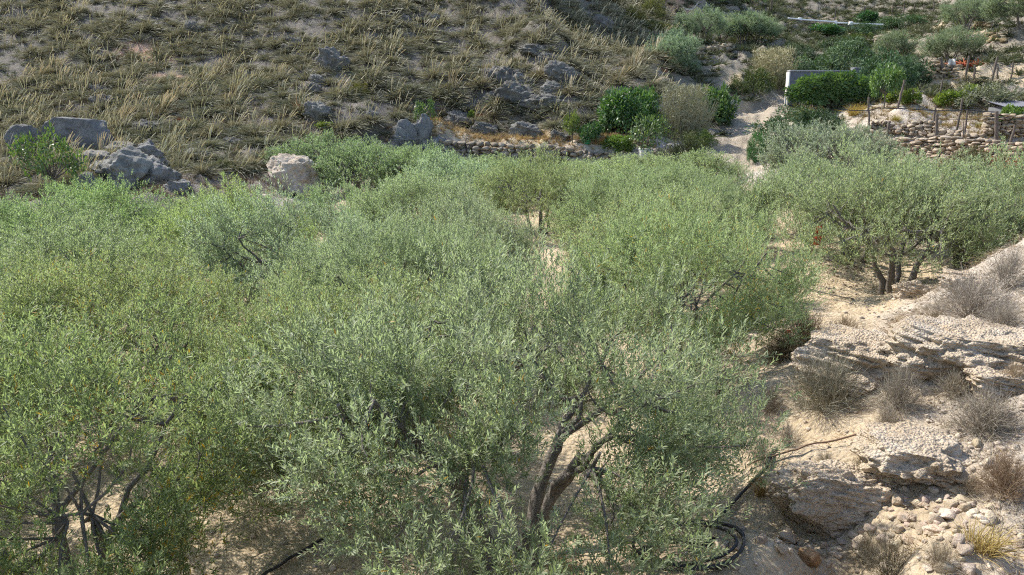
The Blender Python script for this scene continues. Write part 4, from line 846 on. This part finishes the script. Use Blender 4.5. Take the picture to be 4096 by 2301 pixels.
def toe_pts(r, n):
    P = np.stack([r.uniform(-45, 8, n), r.uniform(26, 50, n)], 1); Z = height(P); px, py, dp = project(P, Z); return P[(py > np.interp(px, [0, 400, 650], [92, 110, 125])) & (floor_mask(P) < .3) & (P[:, 1] > np.interp(P[:, 0], [-13, -10.2, -9.5, -6, 5], [26.6, 28, 35.5, 41.5, 43.5]))]
cover(4200, toe_pts, 'brown_scrub', 'low brown dry scrub at the foot of the hill', TWIG, .42, .020, 34, 804, (.0, .5), (.80, .66, .50), (5, 82), .2)
def hill_pts(r, n):
    P = np.stack([r.uniform(-52, 18, n), r.uniform(34, 95, n)], 1); return P[hill_mask(P) > .4]
cover(6500, hill_pts, 'grey_scrub', 'small grey-green scrub between the hill tussocks', SCRUBL, .34, .032, 22, 805, (.1, .6), (.95, .95, .95), (5, 85), .2)
def far_pts(r, n):
    P = np.stack([r.uniform(8, 75, n), r.uniform(46, 135, n)], 1); Z = height(P); px, py, dp = project(P, Z); d = np.full(len(P), 9.0)
    for A, B in (((G(725, 165, 41)), G(745, 140, 47)), (G(745, 140, 47), G(768, 112, 54.5)), (G(768, 112, 54.5), G(790, 98, 62))): d = np.minimum(d, seg_dist(P, A, B)[0])
    k = (hill_mask(P) < .3) & (px > 640) & (px < 1050) & (d > 1.6); P, px, py = P[k], px[k], py[k]
    bare = (np.hypot((px - 945) / 45, (py - 48) / 9) < 1) | (np.hypot((px - 708) / 45, (py - 25) / 9) < 1) | (np.hypot((px - 733) / 14, (py - 78) / 20) < 1) | (np.hypot((px - 985) / 35, (py - 78) / 7) < 1)
    return P[~bare | (r.random(len(P)) < .12)]
cover(9000, far_pts, 'far_scrub', 'grey-green scrub covering the far hillsides', SCRUBL, .7, .07, 40, 806, (.0, .6), (.80, .84, .82), (5, 85), .45)
def bank2_pts(r, n):
    P = np.stack([r.uniform(12, 34, n), r.uniform(28, 50, n)], 1); Z = height(P); px, py, dp = project(P, Z); return P[(px > 800) & (py > 98) & (py < 175)]
cover(4200, bank2_pts, 'dry_grass', 'olive brown weeds on the vineyard terraces', STRAW, .34, .018, 20, 807, (-.2, .3), (.62, .58, .36), (5, 75))

# ------------------------------------------------------------------ built things
def box(mb, c, s, rz=0.0, m=0, jit=0.0, seed=0, n=1):
    r = rs(seed); x, y, z = np.array(s) / 2; b = min(s) * .08
    import bmesh
    bm = bmesh.new(); bmesh.ops.create_cube(bm, size=1); bmesh.ops.scale(bm, vec=s, verts=bm.verts); bmesh.ops.bevel(bm, geom=bm.edges[:], offset=b, segments=1, affect='EDGES')
    bmesh.ops.triangulate(bm, faces=bm.faces[:]); bm.verts.index_update(); V = np.array([v.co[:] for v in bm.verts]); F = np.array([[v.index for v in f.verts] for f in bm.faces]); bm.free()
    V = V + r.normal(size=V.shape) * jit; R = np.array([[math.cos(rz), -math.sin(rz), 0], [math.sin(rz), math.cos(rz), 0], [0, 0, 1]])
    mb.add(V @ R.T + np.asarray(c), F, .5, m); return mb
# concrete wall under the vine
p = np.array(G(788, 107, 52.6)); zt = G(788, 71.5, 52.6)[2]; zb = p[2] - .4; a = math.radians(4); d = np.array([math.cos(a), math.sin(a)])
e = tag(empty('concrete_wall', (p[0], p[1], zb), a), 'grey concrete wall with pale coping, mostly hidden by the climbing vine', 'concrete wall')
H = zt - zb
obj('wall', box(MB(), (2.15, .25, H / 2), (4.3, .42, H)).build('wall', [CONC]), parent=e)
obj('coping', box(MB(), (2.15, .25, H + .05), (4.36, .5, .09)).build('coping', [plain_mat('pale_coping', (.33, .33, .33), .9, .15)]), parent=e)
obj('painted_sunlit_end', box(MB(), (-.04, .25, H / 2 - .02), (.08, .46, H)).build('painted_sunlit_end', [WHITE]), parent=e)  # sunlight on the wall's left end, put in as white colour
obj('block', box(MB(), (4.62, .3, H / 2 + .12), (.64, .55, H + .34)).build('block', [CONC]), parent=e)
obj('block', box(MB(), (5.2, .42, H / 2 + .05), (.5, .5, H + .1)).build('block', [CONC]), parent=e)
obj('drain_pipe', (lambda m: (add_tube(m, [(-.35, .05, .2), (-.22, .02, .28), (-.2, .02, .6), (-.2, .05, 1.3)], .05, 8), m)[1])(MB()).build('drain_pipe', [WHITE]), parent=e)
# whitewashed tank
p = hit(662, 116); zt = G(660, 98, p[1])[2]; H = zt - p[2] + .3; s = p[1] / FPX
e = tag(empty('water_tank', (p[0], p[1] + .3, p[2] - .3), .15), 'whitewashed water tank wall between the citrus tree and the canes', 'water tank')
obj('wall', box(MB(), (-.15, .6, H / 2), (1.7, 1.2, H), jit=.004).build('wall', [WHITE]), parent=e)
obj('coping', box(MB(), (-.15, .6, H + .06), (1.8, 1.3, .12)).build('coping', [CONC]), parent=e).color = (1.7, 1.6, 1.45, 1)
obj('pillar', box(MB(), (.78, .1, H / 2 + .12), (.16, .16, H + .24)).build('pillar', [WHITE]), parent=e)
obj('spout', (lambda m: (add_tube(m, [(-1.15, -.1, .05), (-1.05, -.1, .3), (-.9, -.05, .45), (-.85, .1, .8)], np.array([.13, .11, .10, .09]), 8), m)[1])(MB()).build('spout', [WHITE]), parent=e)
p = hit(643, 161); mb = MB(); box(mb, (0, 0, .3), (.42, .4, .75), .2); box(mb, (.25, .1, .52), (.5, .35, .2), .2)
tag(obj('concrete_block', mb.build('concrete_block', [WHITE]), tuple(p)), 'small white concrete valve block under the sparse grey-green tree', 'concrete block')
# grey shed at the right edge
p = hit(1016, 116); e = tag(empty('shed', (p[0] + .2, p[1] + .8, p[2] - .1), -.05), 'low grey shed cut by the right picture edge beside the saltbush', 'shed')
obj('wall', box(MB(), (.4, 0, .28), (2.3, 1.6, .56)).build('wall', [CONC]), parent=e)
mb = MB(); xs = np.linspace(-.95, 1.75, 55); zz = .02 * np.sin(xs * 45)
Vr = np.concatenate([np.stack([xs, np.full(55, yy), zz + hz], 1) for yy, hz in ((-.95, .58), (.95, .88))]); k = np.arange(54)
mb.add(Vr, np.stack([k, k + 1, k + 56, k + 55], 1)); mb.add(Vr - [0, 0, .03], np.stack([k, k + 55, k + 56, k + 1], 1))
obj('roof', mb.build('roof', [CONC]), parent=e).color = (1.25, 1.25, 1.3, 1)
LIME = plain_mat('limewash', (.86, .85, .82), .9, .05)
# far white-topped walls
def far_wall(x0, x1, yt0, yt1, yb, label, posts):
    Y = 103.0; A = np.array(G(x0, yt0, Y)); B = np.array(G(x1, yt1, Y - .4)); L = np.linalg.norm(B - A); hh = (yb - yt0) * Y / FPX
    e = tag(empty('garden_wall', (A[0], A[1], A[2] - hh), math.atan2(B[1] - A[1], B[0] - A[0])), label, 'garden wall'); dz = B[2] - A[2]
    w_ = dry_wall((0, 0, 0), (L, 0, dz), hh - .1, hh - .1, None, int(x0), cat=None, size=(.6, .3), thick=.28, lean=.0, wob=0, name='wall', col=(.62, .64, .68)); w_.parent = e
    mb = MB(); box(mb, (0, 0, 0), (L + .1, .75, .17)); me = mb.build('coping', [LIME]); o = obj('coping', me, (L / 2, 0, hh + .03 + dz / 2), parent=e); o.rotation_euler = (0, -math.atan2(dz, L), 0)
    if posts: obj('end_post', box(MB(), (-.22, -.05, hh / 2 + .12), (.36, .76, hh + .3)).build('end_post', [LIME]), parent=e)
far_wall(801, 834, 20, 22.3, 29, 'left long stretch of the far stone wall with white coping', True)
far_wall(837, 848, 23.2, 23.6, 29, 'short middle stretch of the far stone wall with white coping', True)
far_wall(852, 882, 24, 25, 31, 'right stretch of the far stone wall with white coping', True)
far_wall(788, 799, 18.8, 19.6, 23, 'short thin stretch at the left end of the far white-topped wall', False)

# posts and stakes: bottom and top pixels give base on the ground, height and lean
def q4(x, y): return 775 + x * .12095, y * .12095
POSTM = {}
def post(xb, yb, xt, yt, wpx, label, group=None, cat='post', name='wooden_post', Y=None):
    p = hit(xb, yb); t = np.array(G(xt, yt, p[1] + .05)); v = t - p; r = rs(int(xb * 13 + yb)); mb = MB(); rad = max(.025, wpx * p[1] / FPX / 2 * 1.3)
    c = np.linspace(0, 1, 7)[:, None] * v; c[1:-1] += r.normal(size=(5, 3)) * .012; c[0] -= v * .12
    add_tube(mb, c, np.linspace(rad * 1.1, rad * .85, 7), 7, 0, .18, int(xb)); 
    tag(obj(name, mb.build(name, [WOODP]), tuple(p)), label, cat, group); return t
def P4(xb, yb, xt, yt, w_, label, group=None): return post(*q4(xb, yb), *q4(xt, yt), w_, label, group)
P4(240, 960, 275, 815, 1.5, 'leaning stake left of the forked stakes below the vine wall'); P4(298, 960, 297, 860, 1.2, 'short upright stick beside the forked stakes'); P4(300, 950, 322, 815, 1.6, 'left leg of the forked stakes below the vine wall'); P4(342, 938, 312, 850, 1.4, 'right leg of the forked stakes below the vine wall')
P4(598, 860, 640, 625, 1.8, 'long leaning pole in front of the climbing vine'); P4(778, 1112, 775, 805, 1.7, 'thin upright post below the golden grass clump'); P4(905, 1205, 948, 1000, 2.2, 'leaning post standing on the lowest vineyard wall'); P4(1012, 900, 1072, 660, 1.8, 'leaning pole in front of the second grapevine'); P4(1130, 870, 1145, 740, 1.0, 'thin stake right of the second grapevine')
P4(1290, 1148, 1333, 870, 1.5, 'thin leaning pole below the left end of the right vine row'); P4(1336, 895, 1388, 650, 1.2, 'thin tall pole left of the right-hand grapevines'); ta = P4(1322, 1325, 1340, 945, 2.6, 'thick post before the lowest vineyard wall, left one of two'); P4(1488, 1145, 1550, 815, 1.7, 'leaning pole crossing the middle grapevine'); tb = P4(1562, 1150, 1592, 912, 1.4, 'thin pole holding up the dark hose'); P4(1548, 1200, 1560, 1010, .9, 'thin stick on the lowest vineyard wall')
tc = P4(1825, 1305, 1832, 920, 3.0, 'thickest post before the lowest vineyard wall, right one of two'); P4(1910, 1330, 1985, 1030, 2.2, 'leaning double stake at the right of the thickest post'); P4(1692, 880, 1728, 680, 1.7, 'leaning stake beside the saltbush'); P4(1845, 905, 1845, 800, 1.0, 'thin stick in front of the saltbush')
P4(1408, 645, 1365, 475, 2.2, 'left-leaning post at the end of the neat dry-stone wall'); P4(1482, 655, 1458, 535, 2.2, 'post beside the white cloth on the upper terrace'); P4(1568, 668, 1605, 460, 1.7, 'right-leaning post before the orange netting'); P4(1645, 655, 1653, 540, 1.6, 'short post under the orange netting'); P4(1790, 672, 1840, 470, 1.7, 'tall right-leaning post on the upper terrace'); P4(1838, 660, 1843, 555, 1.4, 'short upright post right of the tall leaning one'); P4(1950, 652, 1972, 510, 1.2, 'thin post at the right end of the upper terrace'); P4(420, 1065, 438, 985, 1.2, 'short stick in the blue-green shrub by the track')
post(771, 10, 772, -4, 1.3, 'tall dark pole between the two round trees at the top edge', name='utility_pole', cat='pole'); post(834, 26, 836, 6, .8, 'thin tall pole standing in front of the far white-topped wall', name='utility_pole', cat='pole')
for i, (x, y0, y1) in enumerate([(140, 78, 22), (215, 92, 38), (285, 108, 52), (735, 112, 50), (815, 92, 45), (895, 86, 40), (970, 100, 35), (1065, 98, 30), (1150, 92, 32), (1228, 88, 30), (1310, 82, 20), (1400, 66, 10)]):
    a, b = q4(x, y0); c, d_ = q4(x + 6, y1); post(a, b, c, d_, .9, 'thin grey post of the far fence along the top hillside', 'posts of the far hillside fence', 'fence post', 'fence_post')
def line3(pts, rad, name, label, cat, mat, group=None, sides=6):
    mb = MB(); add_tube(mb, np.array(pts), rad, sides); return tag(obj(name, mb.build(name, [mat])), label, cat, group)
Yh = tc[1]
def sag(A, B, n, s): t = np.linspace(0, 1, n)[:, None]; c = np.asarray(A) * (1 - t) + np.asarray(B) * t; c[:, 2] -= s * 4 * (t * (1 - t))[:, 0]; return c
hk = [G(*q4(x, y), Yh + .6) for x, y in ((560, 905), (650, 914), (775, 915))]; h2 = [G(*q4(x, y), Yh + .5) for x, y in ((850, 892), (1100, 900), (1330, 915), (1480, 915), (1592, 908), (1700, 922))]
line3(hk + h2 + [tc - [0, 0, .03]], .022, 'hose', 'long dark hose strung between posts above the rubble wall', 'hose', PIPE)
line3(sag(ta - [0, 0, .18], tc - [0, 0, .25], 9, .08), .010, 'fence_wire', 'wire between the two thick posts before the lowest vineyard wall', 'wire', WIRE)
line3(sag(tc - [0, 0, .2], np.array(G(1045, 119, Yh)), 6, .06), .010, 'fence_wire', 'wire running right from the thickest post', 'wire', WIRE)

# pipes, cane and coil in the foreground
def ground_line(pix, rad, name, label, cat, mat, lift=.02, n=8):
    pts = [hit(x, y, 3, 60) for x, y in pix]; pts = np.array(pts); t = np.linspace(0, len(pts) - 1, n * (len(pts) - 1)); c = np.stack([np.interp(t, range(len(pts)), pts[:, k]) for k in range(3)], 1); c[:, 2] = np.maximum(c[:, 2], height(c[:, :2])) + rad + lift
    return line3(c, rad, name, label, cat, mat)
ground_line([(790, 447), (768, 470), (742, 497), (716, 525), (690, 548)], .016, 'irrigation_pipe', 'black irrigation pipe running down the bank beside the near olive', 'pipe', PIPE, .03)
ground_line([(747, 471), (800, 456), (873, 435)], .010, 'cane', 'thin brown cane lying across the black pipe', 'cane', CANE, .05)
ground_line([(262, 580), (300, 556), (345, 528), (392, 500)], .016, 'irrigation_pipe', 'black irrigation pipe on the bare soil left of the nearest olive', 'pipe', PIPE)
ground_line([(799, 256), (830, 263), (862, 270)], .014, 'irrigation_pipe', 'upper dark pipe across the sandy terrace', 'pipe', PIPE)
ground_line([(808, 290), (830, 296), (853, 301)], .014, 'irrigation_pipe', 'lower dark pipe at the edge of the sandy terrace', 'pipe', PIPE)
p = hit(690, 562); a = np.linspace(0, 2 * math.pi * 4.3, 130); rr_ = .34 + .05 * np.sin(a * .7) + .02 * np.cos(a * 2.3); c = np.stack([p[0] + rr_ * np.cos(a) * 1.15, p[1] + rr_ * np.sin(a) * .8, np.zeros(130)], 1); c[:, 2] = height(c[:, :2]) * .3 + p[2] * .7 + .04 + .16 * (1 + np.sin(a * .5 + 1)) * .5
line3(c, .015, 'pipe_coil', 'tangled coil of black irrigation pipe at the bottom edge', 'pipe coil', PIPE)

# nets, tags, pots
def net(px, py, wpx, hpx, label, seed, col=(1, 1, 1), n=150, name='plastic_net', mat=NET):
    p, sx, sz = place(px, py, wpx, hpx); r = rs(seed); mb = MB(); B = np.stack([r.uniform(-1, 1, n), r.uniform(-.5, .5, n), r.uniform(.02, .7, n)], 1)
    add_strands(mb, B, nrm(r.normal(size=(n, 3)) * [1, .6, .35]), .8, .10, r.normal(size=(n, 3)) * .2, 3, r.random(n), (0, 0), 0, seed, .8)
    tag(obj(name, mb.build(name, [mat]), tuple(p), 0, (sx, sx * .6, sz)), label, 'netting', color=col)
for a in [(297, 114, 7, 11, 'scrap of orange net hanging beside the grey rock on the hill', 1), (284, 117, 5, 3, 'tiny orange net scrap left of the hanging orange net', 2), (183, 122, 10, 4, 'thin strip of orange net above the largest boulder', 3), (406, 112, 9, 4, 'orange net scrap left of the small fig sapling', 4), (442, 112, 14, 3, 'long orange net strip right of the small fig sapling', 5), (480, 117, 9, 4, 'dark orange net scrap beside the tiny yellow-green bush', 6), (514, 133, 7, 4, 'orange net scrap above the middle of the terrace wall', 7), (623, 48, 4, 3, 'red net scrap high on the right side of the hill', 8), (664, 72, 4, 3, 'red net scrap below the small olives', 9), (969, 67, 30, 5, 'orange net laid along the top of the earth bank on the upper terrace', 10), (1012, 172, 34, 12, 'faded orange net spread on the ground right of the dead bush', 11), (903, 38, 7, 4, 'ball of orange net on the pale earth cliff edge', 12)]:
    net(a[0], a[1], a[2], a[3], a[4], a[5], (.62, .62, .62) if a[5] > 9 else (.6, .45, .45), 260 if a[2] > 20 else 90)
def cloth(c, w_, h_, d_, label, mat, seed, name, cat, nx=8, ny=10):
    u, v = np.meshgrid(np.linspace(-.5, .5, nx), np.linspace(0, 1, ny)); q = np.stack([u.ravel(), v.ravel()], 1); f = noise(q * 5 + seed, seed) * d_
    V = np.stack([q[:, 0] * w_, f, q[:, 1] * h_ + .1 * h_ * np.abs(q[:, 0])], 1); i = (np.arange(ny - 1)[:, None] * nx + np.arange(nx - 1)).ravel(); F = np.stack([i, i + 1, i + nx + 1, i + nx], 1); mb = MB(); mb.add(V, F); mb.add(V + [0, .012, 0], F[:, ::-1])
    tag(obj(name, mb.build(name, [mat], True), tuple(c)), label, cat)
p = hit(949, 76); cloth((p[0], p[1] - .15, p[2] + .15), .45, .95, .25, 'white cloth hanging at the end of the neat dry-stone wall', WHITE, 3, 'white_cloth', 'cloth')
p = hit(690, 13); s = p[1] / FPX; xs = np.linspace(-1, 1, 16); mb = MB(); V = np.concatenate([np.stack([xs * 7.5 * s, np.full(16, o_), (2.5 + 4.5 * xs ** 2 + 1.5 * xs + dz * 1.8) * s], 1) for o_, dz in ((0, 0), (.1, .5), (.02, 1))]); k = np.arange(15)
for b in (0, 16): mb.add(V, np.stack([b + k, b + k + 1, b + k + 17, b + k + 16], 1)); mb.add(V + [0, .02, 0], np.stack([b + k, b + k + 16, b + k + 17, b + k + 1], 1))
tag(obj('white_net', mb.build('white_net', [WHITE], True), tuple(p)), 'white net sagging like a hammock above the red earth bank', 'netting')
p = np.array(G(818, 234, 15.6)); cloth(p, .12, .16, .08, 'upper orange plastic strip hanging from a twig of the open-stemmed olive', ORANGE, 5, 'orange_strip', 'plastic strip', 5, 6)
p = np.array(G(817, 245, 15.5)); cloth(p, .14, .17, .10, 'lower orange plastic strip hanging by the sandy terrace', ORANGE, 6, 'orange_strip', 'plastic strip', 5, 6)
p = hit(788, 337); cloth(p + [0, 0, .02], .10, .10, .05, 'small orange plastic scrap in the dark brown bush', ORANGE, 7, 'orange_strip', 'plastic strip', 4, 4)
p = hit(587.5, 146); mb = MB(); prof = [(0, 0), (.15, .01), (.17, .1), (.19, .34), (.21, .36), (.21, .40), (.18, .40), (.17, .33), (0, .32)]; a = np.linspace(0, 6.2832, 14, endpoint=False); V = np.array([[rr0 * math.cos(t), rr0 * math.sin(t), z] for rr0, z in prof for t in a]); F = [(i * 14 + j, i * 14 + (j + 1) % 14, (i + 1) * 14 + (j + 1) % 14, (i + 1) * 14 + j) for i in range(len(prof) - 1) for j in range(14)]
mb.add(V, np.array(F)); add_tube(mb, [(.18, 0, .38), (.12, .0, .55), (-.12, 0, .55), (-.18, 0, .38)], .012, 6)
tag(obj('bucket', mb.build('bucket', [GREENP]), (p[0], p[1], p[2] + .1)), 'green plastic bucket beside the small round citrus tree', 'bucket')
